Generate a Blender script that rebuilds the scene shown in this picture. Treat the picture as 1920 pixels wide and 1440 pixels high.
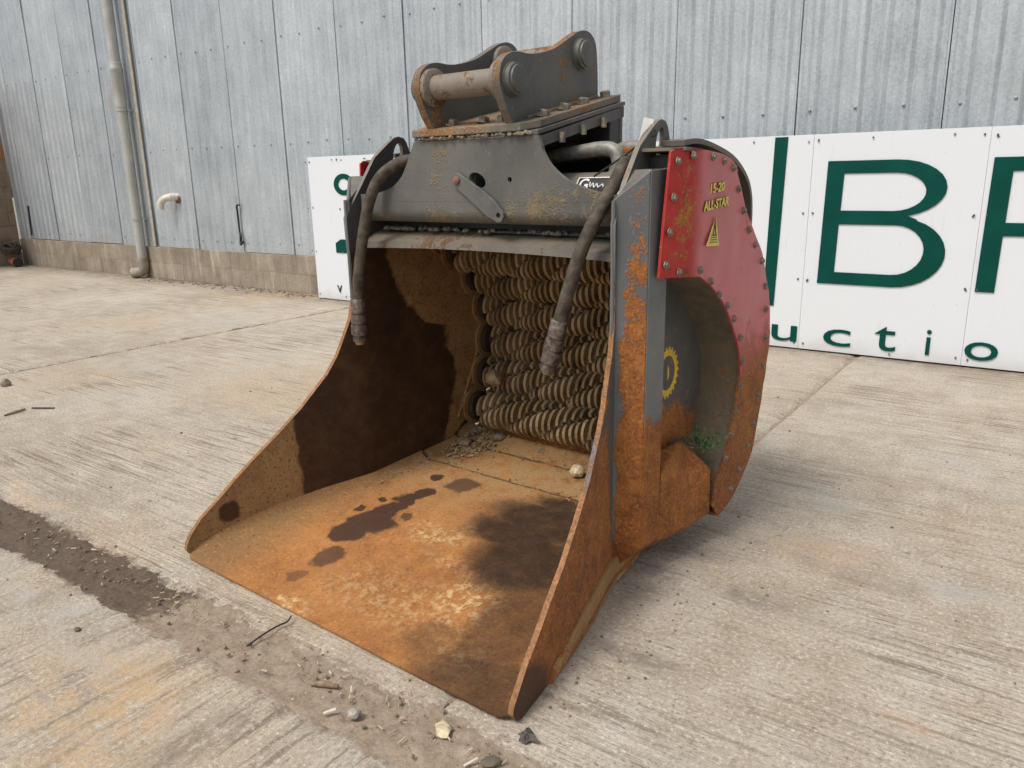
import bpy, bmesh, math, random
import numpy as np
from mathutils import Vector, Matrix, noise as mnoise
from mathutils.geometry import delaunay_2d_cdt
random.seed(7)
for o in list(bpy.data.objects): bpy.data.objects.remove(o, do_unlink=True)
S = bpy.context.scene
COL = S.collection

# ------------------------------------------------------------------ camera
F = 1450.0; CAM_H = 1.33
down = np.array([100.0, F*F/386.0, F]); down /= np.linalg.norm(down)
X_ = -np.array([-2110.0, -348.0, F]); X_ /= np.linalg.norm(X_)
X_ -= down*X_.dot(down); X_ /= np.linalg.norm(X_)
Z_ = -down; Y_ = np.cross(Z_, X_)
RC = np.stack([X_, Y_, Z_])
CP = np.array([0, 0, CAM_H])
cam = bpy.data.cameras.new('camera'); cam_o = bpy.data.objects.new('camera', cam); COL.objects.link(cam_o)
cam.sensor_width = 36; cam.lens = 36*F/1920; cam.clip_end = 400; cam.clip_start = .02
cx, cy, cz = RC@[1, 0, 0], RC@[0, -1, 0], RC@[0, 0, -1]
cam_o.matrix_world = Matrix(((cx[0], cy[0], cz[0], 0), (cx[1], cy[1], cz[1], 0), (cx[2], cy[2], cz[2], CAM_H), (0, 0, 0, 1)))
S.camera = cam_o

# ------------------------------------------------------------------ light
SUN_EL, SUN_AZ = math.radians(58), math.radians(252)      # azimuth of the sun, from +X towards +Y
w = bpy.data.worlds.new('World'); S.world = w; w.use_nodes = True
nt = w.node_tree; nt.nodes.clear()
sky = nt.nodes.new('ShaderNodeTexSky'); sky.sky_type = 'NISHITA'; sky.sun_disc = False
sky.sun_elevation = SUN_EL; sky.sun_rotation = math.pi/2-SUN_AZ
sky.air_density = 1.0; sky.dust_density = 4.0; sky.ozone_density = 1.0
hs = nt.nodes.new('ShaderNodeHueSaturation'); hs.inputs['Saturation'].default_value = .28
bg = nt.nodes.new('ShaderNodeBackground'); bg.inputs[1].default_value = .112
ow = nt.nodes.new('ShaderNodeOutputWorld')
nt.links.new(sky.outputs[0], hs.inputs['Color']); nt.links.new(hs.outputs[0], bg.inputs[0]); nt.links.new(bg.outputs[0], ow.inputs[0])
sl = bpy.data.lights.new('sun', 'SUN'); sl.energy = 1.5; sl.angle = math.radians(18); sl.color = (1, .94, .85)
so = bpy.data.objects.new('sun', sl); COL.objects.link(so)
sd = Vector((math.cos(SUN_EL)*math.cos(SUN_AZ), math.cos(SUN_EL)*math.sin(SUN_AZ), math.sin(SUN_EL)))
so.rotation_euler = sd.to_track_quat('Z', 'Y').to_euler(); so.location = (0, -5, 12)
S.view_settings.view_transform = 'Standard'; S.view_settings.look = 'None'
S.view_settings.exposure = 0.46; S.view_settings.gamma = 1

# ------------------------------------------------------------------ pixel helpers (a pixel gives a direction; the plane gives the distance)
def plane(px, py, n, d):
    r = RC@np.array([px-960, py-720, F]); n = np.array(n, float)
    return CP+r*((d-n.dot(CP))/n.dot(r))
def ground(px, py, z=0.0): return plane(px, py, (0, 0, 1), z)
TH = math.radians(-2.7)
U_ = np.array([math.cos(TH), math.sin(TH), 0]); V_ = np.array([-math.sin(TH), math.cos(TH), 0])
ORG = ground(345, 1045)
def bu(px, py, u):
    p = plane(px, py, U_, U_.dot(ORG)+u)-ORG; return float(p@V_), float(p[2])
def bv(px, py, v):
    p = plane(px, py, V_, V_.dot(ORG)+v)-ORG; return float(p@U_), float(p[2])
def bz(px, py, z):
    p = ground(px, py, z)-ORG; return float(p@U_), float(p@V_)

# ------------------------------------------------------------------ mesh helpers
def link(name, me, mat=None, parent=None, smooth=False, bevel=0, seg=2):
    o = bpy.data.objects.new(name, me); COL.objects.link(o)
    if mat is not None and not me.materials:
        for m in (mat if isinstance(mat, (list, tuple)) else [mat]): me.materials.append(m)
    if parent: o.parent = parent
    if smooth:
        for p in me.polygons: p.use_smooth = True
    if bevel:
        b = o.modifiers.new('bevel', 'BEVEL'); b.width = bevel; b.segments = seg; b.limit_method = 'ANGLE'
        b.angle_limit = math.radians(38); b.harden_normals = False
    return o
def mesh(verts, faces):
    me = bpy.data.meshes.new('m'); me.from_pydata([tuple(v) for v in verts], [], faces); me.update()
    bm = bmesh.new(); bm.from_mesh(me); bmesh.ops.recalc_face_normals(bm, faces=bm.faces); bm.to_mesh(me); bm.free()
    return me
def smooth_by_angle(me, deg=35):
    for p in me.polygons: p.use_smooth = True
    bm = bmesh.new(); bm.from_mesh(me)
    for e in bm.edges:
        if len(e.link_faces) == 2 and e.calc_face_angle(0) > math.radians(deg): e.smooth = False
    bm.to_mesh(me); bm.free()
    return me
def merge(*parts):
    V, Fc = [], []
    for v, f in parts:
        n = len(V); V += list(v); Fc += [tuple(i+n for i in q) for q in f]
    return V, Fc
def g_box(x0, x1, y0, y1, z0, z1):
    v = [(x, y, z) for x in (x0, x1) for y in (y0, y1) for z in (z0, z1)]
    return v, [(0, 1, 3, 2), (4, 6, 7, 5), (0, 4, 5, 1), (2, 3, 7, 6), (0, 2, 6, 4), (1, 5, 7, 3)]
def box(name, x0, x1, y0, y1, z0, z1, mat, parent=None, bevel=0):
    return link(name, mesh(*g_box(x0, x1, y0, y1, z0, z1)), mat, parent, bevel=bevel)
def g_prism(poly, fa, fb):
    n = len(poly); v = [fa(*p) for p in poly]+[fb(*p) for p in poly]
    return v, [tuple(range(n)), tuple(range(2*n-1, n-1, -1))]+[(i, (i+1) % n, n+(i+1) % n, n+i) for i in range(n)]
def g_sweep(prof, u0, u1, nu=1):
    """closed (v,z) profile extruded along u"""
    n = len(prof); v = []; f = []
    for k in range(nu+1):
        u = u0+(u1-u0)*k/nu
        v += [(u, a, b) for a, b in prof]
    for k in range(nu):
        for i in range(n):
            j = (i+1) % n; f.append((k*n+i, k*n+j, (k+1)*n+j, (k+1)*n+i))
    f += [tuple(range(n)), tuple(range((nu+1)*n-1, nu*n-1, -1))]
    return v, f
def thicken(line, t):
    """open (a,b) polyline -> closed strip of thickness t (to the left)"""
    L = [np.array(p, float) for p in line]; off = []
    for i, p in enumerate(L):
        d = (L[min(i+1, len(L)-1)]-L[max(i-1, 0)]); d /= np.linalg.norm(d)
        off.append(p+t*np.array([-d[1], d[0]]))
    return [tuple(p) for p in L]+[tuple(p) for p in reversed(off)]
def catmull(pts, n=8, closed=False):
    P = [np.array(p, float) for p in pts]; out = []
    m = len(P)
    for i in range(m if closed else m-1):
        if closed: p0, p1, p2, p3 = P[(i-1) % m], P[i], P[(i+1) % m], P[(i+2) % m]
        else: p0, p1, p2, p3 = P[max(i-1, 0)], P[i], P[i+1], P[min(i+2, m-1)]
        for k in range(n):
            t = k/n
            out.append(.5*((2*p1)+(-p0+p2)*t+(2*p0-5*p1+4*p2-p3)*t*t+(-p0+3*p1-3*p2+p3)*t**3))
    if not closed: out.append(P[-1])
    return out
def g_tube(path, rad, seg=14, cap=True):
    P = [Vector(p) for p in path]; R = rad if hasattr(rad, '__len__') else [rad]*len(P)
    v, f = [], []; t0 = (P[1]-P[0]).normalized()
    a = t0.orthogonal().normalized()
    for i, p in enumerate(P):
        t = (P[min(i+1, len(P)-1)]-P[max(i-1, 0)])
        if t.length < 1e-9: t = t0
        t.normalize(); a = (a-t*a.dot(t)).normalized(); b = t.cross(a); t0 = t
        for k in range(seg):
            an = 2*math.pi*k/seg; v.append(p+(a*math.cos(an)+b*math.sin(an))*R[i])
    for i in range(len(P)-1):
        for k in range(seg):
            k2 = (k+1) % seg; f.append((i*seg+k, i*seg+k2, (i+1)*seg+k2, (i+1)*seg+k))
    if cap:
        f.append(tuple(range(seg-1, -1, -1))); f.append(tuple(range((len(P)-1)*seg, len(P)*seg)))
    return [tuple(q) for q in v], f
def tube(name, path, rad, mat, parent=None, seg=14, bevel=0):
    me = mesh(*g_tube(path, rad, seg)); smooth_by_angle(me, 50); return link(name, me, mat, parent, bevel=bevel)
def stepped(p0, p1, steps):
    """path+radii for turned pieces: steps [(t, r), ...] along p0->p1"""
    p0, p1 = Vector(p0), Vector(p1)
    return [p0.lerp(p1, t) for t, r in steps], [r for t, r in steps]
def inside(pt, poly):
    x, y = pt; c = False; n = len(poly); j = n-1
    for i in range(n):
        xi, yi = poly[i]; xj, yj = poly[j]
        if (yi > y) != (yj > y) and x < (xj-xi)*(y-yi)/(yj-yi)+xi: c = not c
        j = i
    return c
def g_plate(outline, holes, fa, fb, grid=0, jit=0):
    """filled 2D outline with holes; fa/fb map (a,b)->3D for the two faces; returns verts, faces, n of faces on side a"""
    pts = []; edges = []
    for loop in [outline]+list(holes):
        s = len(pts); pts += [Vector(p) for p in loop]; n = len(loop)
        edges += [(s+i, s+(i+1) % n) for i in range(n)]
    if grid:
        xs = [p[0] for p in outline]; ys = [p[1] for p in outline]
        for a in np.arange(min(xs)+grid*.37, max(xs), grid):
            for b in np.arange(min(ys)+grid*.41, max(ys), grid):
                if inside((a, b), outline) and not any(inside((a, b), h) for h in holes): pts.append(Vector((a, b)))
    V, E_, Fc, *_ = delaunay_2d_cdt(pts, edges, [], 0, 1e-6)
    tri = []
    for f in Fc:
        c = (sum(V[i][0] for i in f)/len(f), sum(V[i][1] for i in f)/len(f))
        if inside(c, outline) and not any(inside(c, h) for h in holes): tri.append(tuple(f))
    n = len(V); ec = {}
    for f in tri:
        for i in range(len(f)):
            e = (f[i], f[(i+1) % len(f)]); ec[tuple(sorted(e))] = ec.get(tuple(sorted(e)), [])+[e]
    verts = [fa(p[0], p[1]) for p in V]+[fb(p[0], p[1]) for p in V]
    faces = list(tri)+[tuple(i+n for i in reversed(f)) for f in tri]
    for es in ec.values():
        if len(es) == 1: a, b = es[0]; faces.append((b, a, n+a, n+b))
    return verts, faces, len(tri)
def plate(name, outline, holes, fa, fb, mat, parent=None, grid=0, bevel=0):
    v, f, k = g_plate(outline, holes, fa, fb, grid)
    me = bpy.data.meshes.new('m'); me.from_pydata([tuple(q) for q in v], [], f); me.update()
    o = link(name, me, mat, parent, bevel=bevel)
    if isinstance(mat, (list, tuple)) and len(mat) > 1:
        for i, p in enumerate(me.polygons): p.material_index = 0 if i < k else 1 if i < 2*k or len(mat) < 3 else 2
    bm = bmesh.new(); bm.from_mesh(me); bmesh.ops.recalc_face_normals(bm, faces=bm.faces); bm.to_mesh(me); bm.free()
    return o
def empty(name, loc=(0, 0, 0), rz=0):
    o = bpy.data.objects.new(name, None); COL.objects.link(o); o.location = loc; o.rotation_euler = (0, 0, rz); o.empty_display_size = .2
    return o
def tag(o, label=None, cat=None, group=None, kind=None):
    if label: o['label'] = label
    if cat: o['category'] = cat
    if group: o['group'] = group
    if kind: o['kind'] = kind
    return o
def share(o, name, parent, loc=(0, 0, 0), rot=(0, 0, 0), sc=None):
    c = o.copy(); c.name = name; COL.objects.link(c); c.parent = parent; c.location = loc; c.rotation_euler = rot
    if sc: c.scale = sc
    return c

# ------------------------------------------------------------------ material helpers
class Mat:
    def __init__(s, name):
        s.m = bpy.data.materials.new(name); s.m.use_nodes = True; s.nt = s.m.node_tree; s.nt.nodes.clear()
        s.out = s.nt.nodes.new('ShaderNodeOutputMaterial'); s.b = s.nt.nodes.new('ShaderNodeBsdfPrincipled')
        s.nt.links.new(s.b.outputs[0], s.out.inputs[0])
        s.tc = s.nt.nodes.new('ShaderNodeTexCoord'); s.P = s.tc.outputs['Object']
        sp = s.nt.nodes.new('ShaderNodeSeparateXYZ'); s.nt.links.new(s.P, sp.inputs[0]); s.x, s.y, s.z = sp.outputs
    def set(s, sock, v):
        if isinstance(v, bpy.types.NodeSocket): s.nt.links.new(v, sock)
        elif hasattr(v, '__len__') and len(v) == 3 and sock.type == 'RGBA': sock.default_value = (*v, 1)
        else: sock.default_value = v
    def math(s, op, a, b=0.0, c=None, clamp=False):
        n = s.nt.nodes.new('ShaderNodeMath'); n.operation = op; n.use_clamp = clamp
        s.set(n.inputs[0], a); s.set(n.inputs[1], b)
        if c is not None: s.set(n.inputs[2], c)
        return n.outputs[0]
    def add(s, a, b): return s.math('ADD', a, b)
    def sub(s, a, b): return s.math('SUBTRACT', a, b)
    def mul(s, a, b): return s.math('MULTIPLY', a, b)
    def mx(s, a, b): return s.math('MAXIMUM', a, b)
    def mn(s, a, b): return s.math('MINIMUM', a, b)
    def scl(s, vec, k):
        n = s.nt.nodes.new('ShaderNodeVectorMath'); n.operation = 'MULTIPLY'; s.set(n.inputs[0], vec); n.inputs[1].default_value = k; return n.outputs[0]
    def noise(s, scale, detail=4, rough=.55, vec=None, dist=0, col=False):
        n = s.nt.nodes.new('ShaderNodeTexNoise'); s.set(n.inputs['Vector'], vec or s.P)
        n.inputs['Scale'].default_value = scale; n.inputs['Detail'].default_value = min(detail, 5); n.inputs['Roughness'].default_value = rough; n.inputs['Distortion'].default_value = dist
        return n.outputs['Color' if col else 'Fac']
    def vor(s, scale, vec=None, feature='F1', out='Distance', rnd=1):
        n = s.nt.nodes.new('ShaderNodeTexVoronoi'); n.feature = feature; s.set(n.inputs['Vector'], vec or s.P); n.inputs['Scale'].default_value = scale
        n.inputs['Randomness'].default_value = rnd
        return n.outputs[out]
    def ss(s, x, a, b, lo=0.0, hi=1.0):
        n = s.nt.nodes.new('ShaderNodeMapRange'); n.interpolation_type = 'SMOOTHSTEP'; s.set(n.inputs[0], x)
        n.inputs[1].default_value = a; n.inputs[2].default_value = b; n.inputs[3].default_value = lo; n.inputs[4].default_value = hi
        return n.outputs[0]
    def ramp(s, x, stops):
        n = s.nt.nodes.new('ShaderNodeValToRGB'); s.set(n.inputs[0], x); e = n.color_ramp.elements
        while len(e) < len(stops): e.new(.5)
        for k, (p, c) in enumerate(stops):
            e[k].position = p; e[k].color = (*c, 1) if hasattr(c, '__len__') else (c, c, c, 1)
        return n.outputs[0]
    def curve(s, x, x0, x1, stops):
        """piecewise linear function of x; stops (x, y) with y in 0..1"""
        n = s.nt.nodes.new('ShaderNodeMapRange'); s.set(n.inputs[0], x); n.inputs[1].default_value = x0; n.inputs[2].default_value = x1
        c = s.ramp(n.outputs[0], [((a-x0)/(x1-x0), b) for a, b in stops])
        g = s.nt.nodes.new('ShaderNodeSeparateColor'); s.nt.links.new(c, g.inputs[0]); return g.outputs[0]
    def mix(s, f, a, b, blend='MIX'):
        n = s.nt.nodes.new('ShaderNodeMix'); n.data_type = 'RGBA'; n.blend_type = blend
        s.set(n.inputs[0], f); s.set(n.inputs[6], a); s.set(n.inputs[7], b); return n.outputs[2]
    def warp(s, amp, scale=6, detail=4):
        c = s.noise(scale, detail, col=True)
        a = s.nt.nodes.new('ShaderNodeVectorMath'); a.operation = 'SUBTRACT'; s.set(a.inputs[0], c); a.inputs[1].default_value = (.5, .5, .5)
        b = s.nt.nodes.new('ShaderNodeVectorMath'); b.operation = 'MULTIPLY_ADD'; s.set(b.inputs[0], a.outputs[0]); b.inputs[1].default_value = (amp,)*3; s.set(b.inputs[2], s.P)
        return b.outputs[0]
    def blobs(s, vec, lst, soft=.15):
        """lst: (centre3, radii3[, strength]) ellipsoids; max of the masks"""
        r = None
        for q in lst:
            a = s.nt.nodes.new('ShaderNodeVectorMath'); a.operation = 'SUBTRACT'; s.set(a.inputs[0], vec); a.inputs[1].default_value = q[0]
            b = s.nt.nodes.new('ShaderNodeVectorMath'); b.operation = 'MULTIPLY'; s.set(b.inputs[0], a.outputs[0]); b.inputs[1].default_value = [1/k for k in q[1]]
            l = s.nt.nodes.new('ShaderNodeVectorMath'); l.operation = 'LENGTH'; s.set(l.inputs[0], b.outputs[0])
            m = s.ss(l.outputs['Value'], 1+soft, 1-soft, 0, q[2] if len(q) > 2 else 1)
            r = m if r is None else s.mx(r, m)
        return r
    def upness(s):
        g = s.nt.nodes.new('ShaderNodeNewGeometry'); sp = s.nt.nodes.new('ShaderNodeSeparateXYZ'); s.nt.links.new(g.outputs['Normal'], sp.inputs[0]); return sp.outputs[2]
    def done(s, color, rough=.6, metal=0.0, bump=None, bstr=.3, bdist=.01, spec=.5):
        s.set(s.b.inputs['Base Color'], color); s.set(s.b.inputs['Roughness'], rough); s.set(s.b.inputs['Metallic'], metal)
        s.b.inputs['Specular IOR Level'].default_value = spec
        if bump is not None:
            n = s.nt.nodes.new('ShaderNodeBump'); n.inputs['Strength'].default_value = bstr; n.inputs['Distance'].default_value = bdist
            s.set(n.inputs['Height'], bump); s.nt.links.new(n.outputs[0], s.b.inputs['Normal'])
        return s.m

RUST = [(.25, (.07, .022, .008)), (.40, (.20, .064, .015)), (.52, (.32, .108, .022)), (.66, (.42, .175, .042)), (.9, (.50, .30, .13))]
DKRUST = [(.25, (.028, .013, .008)), (.5, (.085, .036, .017)), (.75, (.17, .085, .04))]
def plain(name, c, rough=.6, metal=0.0, var=.25, sc=14, bstr=.15):
    m = Mat(name); n = m.noise(sc, 6, .65)
    f = m.noise(140, 3)
    col = m.mix(m.ss(n, .3, .75), [k*(1-var) for k in c], [min(1, k*(1+var)) for k in c])
    return m.done(col, m.add(rough-.1, m.mul(n, .2)), metal, m.add(n, m.mul(f, .3)), bstr, .004)
def steel(name, paint, bias=-.1, z0=None, z1=None, zamt=0.0, rust=RUST, dust=(.23, .19, .13), dustamt=.35, spots=None, rough=.5, extra=None, streak=.15, hot=(.48, .24, .08), clean=None):
    """worn paint over rusty steel; rust grows where noise+bias is high, optionally towards low z"""
    m = Mat(name)
    n1 = m.noise(3.2, 8, .6); n2 = m.noise(22, 8, .7); n3 = m.noise(110, 4, .6)
    st = m.noise(9, 5, .6, vec=m.scl(m.P, (1, 1, .09)))
    a = m.add(m.add(m.mul(n1, .55), m.mul(n2, .45)), bias)
    a = m.add(a, m.mul(m.sub(st, .5), streak)); a = m.add(a, m.mul(m.sub(n3, .5), .30))
    if z0 is not None: a = m.add(a, m.ss(m.z, z1, z0, 0, zamt))
    if spots: a = m.add(a, m.blobs(m.warp(.06, 9), spots, .6))
    if clean: a = m.sub(a, m.blobs(m.warp(.05, 9), clean, .5))
    r = m.ss(a, .50, .57)
    rc = m.ramp(m.add(m.mul(n2, .55), m.mul(n1, .45)), rust)
    rc = m.mix(m.mul(m.ss(n3, .54, .66), .55), rc, hot)
    rc = m.mix(m.mul(m.ss(n3, .46, .36), .6), rc, [k*.22 for k in hot])
    rc = m.mix(m.mul(m.ss(m.noise(6, 5, .65), .54, .68), .35), rc, [k*.33 for k in hot])
    pc = m.mix(m.ss(n1, .3, .75), [k*.78 for k in paint], [k*1.2 for k in paint])
    pc = m.mix(m.mul(m.ss(m.noise(60, 6, .75, vec=m.scl(m.P, (1, 1, .5))), .58, .68), .6), pc, [k*.5+.16 for k in paint])
    up = m.ss(m.upness(), .1, .9)
    dn = m.mul(m.ss(m.add(m.mul(n2, .5), m.mul(n1, .5)), .35, .65), m.add(m.mul(up, .65), dustamt))
    pc = m.mix(m.math('MINIMUM', dn, .9), pc, dust)
    col = m.mix(r, pc, rc)
    if extra: col = extra(m, col)
    ro = m.mix(r, (rough,)*3, (.88,)*3)
    return m.done(col, ro, 0, m.add(m.mul(r, m.add(n3, n2)), m.mul(n2, .25)), .5, .005)

GREY = (.085, .088, .09)
M = {}
WD_ = 1.534
TANRUST = [(.3, (.09, .075, .05)), (.5, (.155, .128, .083)), (.7, (.22, .178, .11))]
BRRUST = [(.3, (.09, .045, .022)), (.5, (.19, .095, .04)), (.7, (.30, .17, .08))]
M['edge2'] = steel('worn_edge', (.15, .13, .11), .06, rust=BRRUST, dustamt=.35)
M['edge'] = steel('rusty_edge', (.15, .14, .13), -.08, .85, 1.2, .22, rust=[(.3, (.16, .075, .035)), (.5, (.27, .13, .06)), (.7, (.36, .20, .11))], dustamt=.2)
M['grey'] = steel('grey_paint', (.10, .102, .10), -.12, dustamt=.25, dust=(.22, .19, .14), rust=BRRUST)
M['beam'] = steel('beam_paint', (.098, .098, .092), -.11, dustamt=.26, dust=(.19, .172, .13), rust=TANRUST, streak=.35, hot=(.30, .23, .14),
                  spots=[((1.22, .8, 1.24), (.26, .2, .09), .14), ((.6, .8, 1.2), (.6, .2, .03), .10)])
M['ear'] = steel('ear_paint', (.10, .103, .10), -.09, dustamt=.24, dust=(.2, .18, .13), rust=BRRUST, streak=.25)
M['mount'] = steel('mount_plate_steel', (.13, .12, .1), -.02, dustamt=.6, dust=(.30, .215, .125), rust=BRRUST)
M['dark'] = plain('dark_steel', (.045, .047, .05), .5, var=.35)
M['pin'] = steel('pin_steel', (.20, .175, .145), .0, dustamt=.5, dust=(.26, .2, .14), rust=DKRUST)
M['ledge'] = steel('ledge_steel', (.115, .105, .09), -.06, dustamt=.4, dust=(.19, .155, .11), rust=DKRUST, hot=(.2, .12, .06))
M['bolt'] = plain('bolt_steel', (.22, .19, .15), .6, .2, .5, 60)
M['hose'] = plain('rubber_hose', (.078, .062, .045), .8, var=.55, sc=30, bstr=.4)
M['ferrule'] = plain('zinc_ferrule', (.16, .125, .105), .5, .4, .6, 60, .4)
M['brass'] = plain('brass_end', (.34, .25, .13), .45, .5, .3, 60)
M['tube'] = plain('dirty_steel_tube', (.26, .25, .22), .5, .2, .35, 30)
M['white'] = plain('white_paint', (.75, .75, .73), .45, var=.06)
M['black'] = plain('black_paint', (.015, .015, .016), .45)
M['yellow'] = plain('yellow_decal', (.70, .47, .05), .5, var=.2, sc=40)
M['yellow2'] = plain('yellow_sticker', (.72, .60, .09), .45, var=.12, sc=40)
M['dimink'] = plain('sticker_ink', (.16, .12, .03), .6)
M['outline'] = plain('dark_outline', (.05, .025, .01), .6)

def mk_floor():
    m = Mat('floor_rust')
    n1 = m.noise(2.6, 8, .62); n2 = m.noise(14, 8, .7); n3 = m.noise(90, 5, .7)
    br = m.noise(5, 6, .6, vec=m.scl(m.P, (1, .16, 1)))
    t = m.add(m.add(m.mul(n1, .4), m.mul(n2, .3)), m.mul(br, .3))
    col = m.ramp(t, [(.32, (.17, .075, .028)), (.45, (.30, .125, .04)), (.55, (.40, .175, .055)), (.68, (.46, .25, .10))])
    fz = m.ss(m.y, .5, 1.15)                           # dusty towards the back
    col = m.mix(m.mul(fz, m.ss(n2, .3, .6)), col, (.34, .215, .10))
    lf = m.ss(m.add(m.x, m.mul(n2, .25)), .50, .22)    # dull brown along the left cheek
    col = m.mix(m.mul(lf, .8), col, (.215, .13, .058))
    wv = m.warp(.13, 10, 5)
    wv2 = m.warp(.16, 5, 6)
    col = m.mix(m.mul(m.ss(n3, .55, .66), .5), col, (.52, .30, .12)); col = m.mix(m.mul(m.ss(n3, .45, .34), .6), col, (.10, .045, .018))
    # flaked pale scale
    pale = m.blobs(wv2, [((.74, .57, .05), (.12, .06, 1)), ((.85, .67, .05), (.06, .03, 1), .8), ((1.10, .31, .05), (.12, .12, 1)), ((.60, .03, .0), (.1, .035, 1)), ((1.02, .45, .05), (.2, .03, 1), .7), ((1.25, .12, .05), (.12, .08, 1), .6), ((.9, .2, .05), (.3, .12, 1), .45)], .6)
    pale = m.mul(pale, m.ss(m.noise(38, 6, .75), .47, .62))
    col = m.mix(pale, col, (.55, .40, .20))
    # brown wet corner at the lip and dark oil patch by the right cheek
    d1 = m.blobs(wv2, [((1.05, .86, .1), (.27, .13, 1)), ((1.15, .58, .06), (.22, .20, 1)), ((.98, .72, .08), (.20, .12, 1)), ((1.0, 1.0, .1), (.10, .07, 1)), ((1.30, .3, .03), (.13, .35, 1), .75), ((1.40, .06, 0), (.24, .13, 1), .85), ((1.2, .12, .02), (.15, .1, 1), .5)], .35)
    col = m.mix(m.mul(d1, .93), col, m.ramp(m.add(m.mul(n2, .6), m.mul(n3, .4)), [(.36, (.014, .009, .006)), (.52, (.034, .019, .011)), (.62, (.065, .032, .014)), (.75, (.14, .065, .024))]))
    oil = m.blobs(wv, [((.47, .50, .07), (.10, .075, 1)), ((.43, .41, .07), (.075, .07, 1)), ((.45, .60, .07), (.055, .10, 1)), ((.445, .72, .07), (.05, .06, 1)), ((.465, .79, .07), (.045, .05, 1)), ((.34, .54, .07), (.025, .025, 1)), ((.36, .66, .07), (.02, .02, 1)),
                      ((.545, .94, .1), (.07, .075, 1), .8), ((.415, .925, .1), (.035, .035, 1)), ((.50, .26, .04), (.05, .06, 1), .8), ((.48, .13, .03), (.04, .035, 1), .55), ((.56, .60, .06), (.03, .03, 1), .8)], .16)
    wy = m.add(m.y, m.mul(m.sub(n2, .5), .035))
    for sy in (1.070, 1.310):     # grime packed in the plate seams
        sm = m.mul(m.ss(m.math('ABSOLUTE', m.sub(wy, sy)), .016, .006), m.ss(n2, .36, .48)); col = m.mix(m.mul(sm, .85), col, (.07, .038, .02))
    col = m.mix(m.mul(oil, .92), col, (.045, .024, .017))
    sp = m.mul(m.ss(m.vor(26), .16, .10), m.ss(m.noise(5), .52, .58))
    col = m.mix(m.mul(sp, .7), col, (.09, .045, .025))
    ro = m.mix(m.mx(oil, m.mul(d1, .8)), (.88,)*3, (.66,)*3)
    return m.done(col, ro, 0, m.add(n2, m.mul(n3, .8)), .5, .005, .3)
M['floor'] = mk_floor()

def mk_cheek_in():
    m = Mat('cheek_inner_rust')
    n1 = m.noise(3, 8, .6); n2 = m.noise(18, 8, .7); n3 = m.noise(95, 5, .65); stv = m.noise(7, 5, .6, vec=m.scl(m.P, (1, .25, 1)))
    col = m.ramp(m.add(m.mul(n1, .4), m.mul(n2, .6)), [(.32, (.19, .10, .042)), (.5, (.30, .175, .075)), (.68, (.39, .245, .115))])
    col = m.mix(m.mul(m.ss(n3, .55, .64), .7), col, (.075, .038, .018)); col = m.mix(m.mul(m.ss(n3, .44, .36), .5), col, (.42, .27, .13))
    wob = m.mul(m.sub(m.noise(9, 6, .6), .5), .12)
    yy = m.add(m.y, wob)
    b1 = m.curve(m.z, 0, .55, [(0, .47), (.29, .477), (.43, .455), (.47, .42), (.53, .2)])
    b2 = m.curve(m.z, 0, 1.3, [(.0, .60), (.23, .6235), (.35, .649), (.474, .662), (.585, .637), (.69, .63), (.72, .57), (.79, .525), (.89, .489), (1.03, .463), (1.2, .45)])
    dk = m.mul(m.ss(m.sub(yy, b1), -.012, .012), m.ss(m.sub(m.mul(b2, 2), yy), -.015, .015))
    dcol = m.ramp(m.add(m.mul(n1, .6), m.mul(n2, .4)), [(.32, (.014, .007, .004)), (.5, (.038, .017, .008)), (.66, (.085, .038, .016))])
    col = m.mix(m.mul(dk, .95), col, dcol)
    col = m.mix(m.ss(m.add(m.z, m.mul(m.sub(n1, .5), .12)), 1.04, 1.10), col, m.mix(n2, (.035, .035, .036), (.085, .082, .078)))
    bl = m.blobs(m.warp(.06, 14), [((.0, 0.179, 0.123), (.4, .038, .040)), ((0, 0.115, 0.179), (.4, .016, .022))], .2)
    col = m.mix(m.mul(bl, .9), col, (.05, .022, .012))
    ro = m.mix(dk, (.85,)*3, (.7,)*3)
    return m.done(col, ro, 0, m.add(n2, m.mul(n3, .5)), .3, .004, .35)
M['cheek_in'] = mk_cheek_in()
def ck(m, col):
    # mud splash at the lip, outside
    b = m.blobs(m.warp(.06, 8), [((1.5, .05, .03), (.4, .15, .10)), ((.0, .05, .03), (.4, .15, .10))], .25)
    return m.mix(m.mul(b, .85), col, (.06, .033, .02))
M['cheek_out'] = steel('cheek_outer_steel', GREY, -.09, .30, .62, .34, dustamt=.12, extra=ck, streak=.3, spots=[((WD_/2, .42, .45), (.9, .36, .62), .28)], clean=[((WD_, .735, .62), (.5, .030, .50), .45)])
M['strip'] = steel('stiffener_steel', (.125, .135, .145), -.045, .3, 1.0, .26, dustamt=.1, streak=.35,
                   spots=[((1.42, .79, .85), (.2, .04, .35), .14)], clean=[((1.36, .742, .75), (.5, .016, .6), .35)])
M['strip_face'] = steel('stiffener_face_steel', (.15, .16, .165), -.12, .45, .66, .4, dustamt=.08, streak=.3)
M['guard'] = steel('guard_steel', (.13, .13, .125), .02, .1, .5, .3, dustamt=.08)
M['band'] = steel('wear_band_steel', (.40, .23, .09), .03, dust=(.44, .25, .09), dustamt=.4)
M['casing'] = steel('casing_steel', (.12, .105, .08), -.06, .15, .35, .2, dust=(.20, .155, .10), dustamt=1.0, rust=BRRUST)
M['belly'] = steel('belly_steel', GREY, .12, dustamt=.2)
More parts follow.
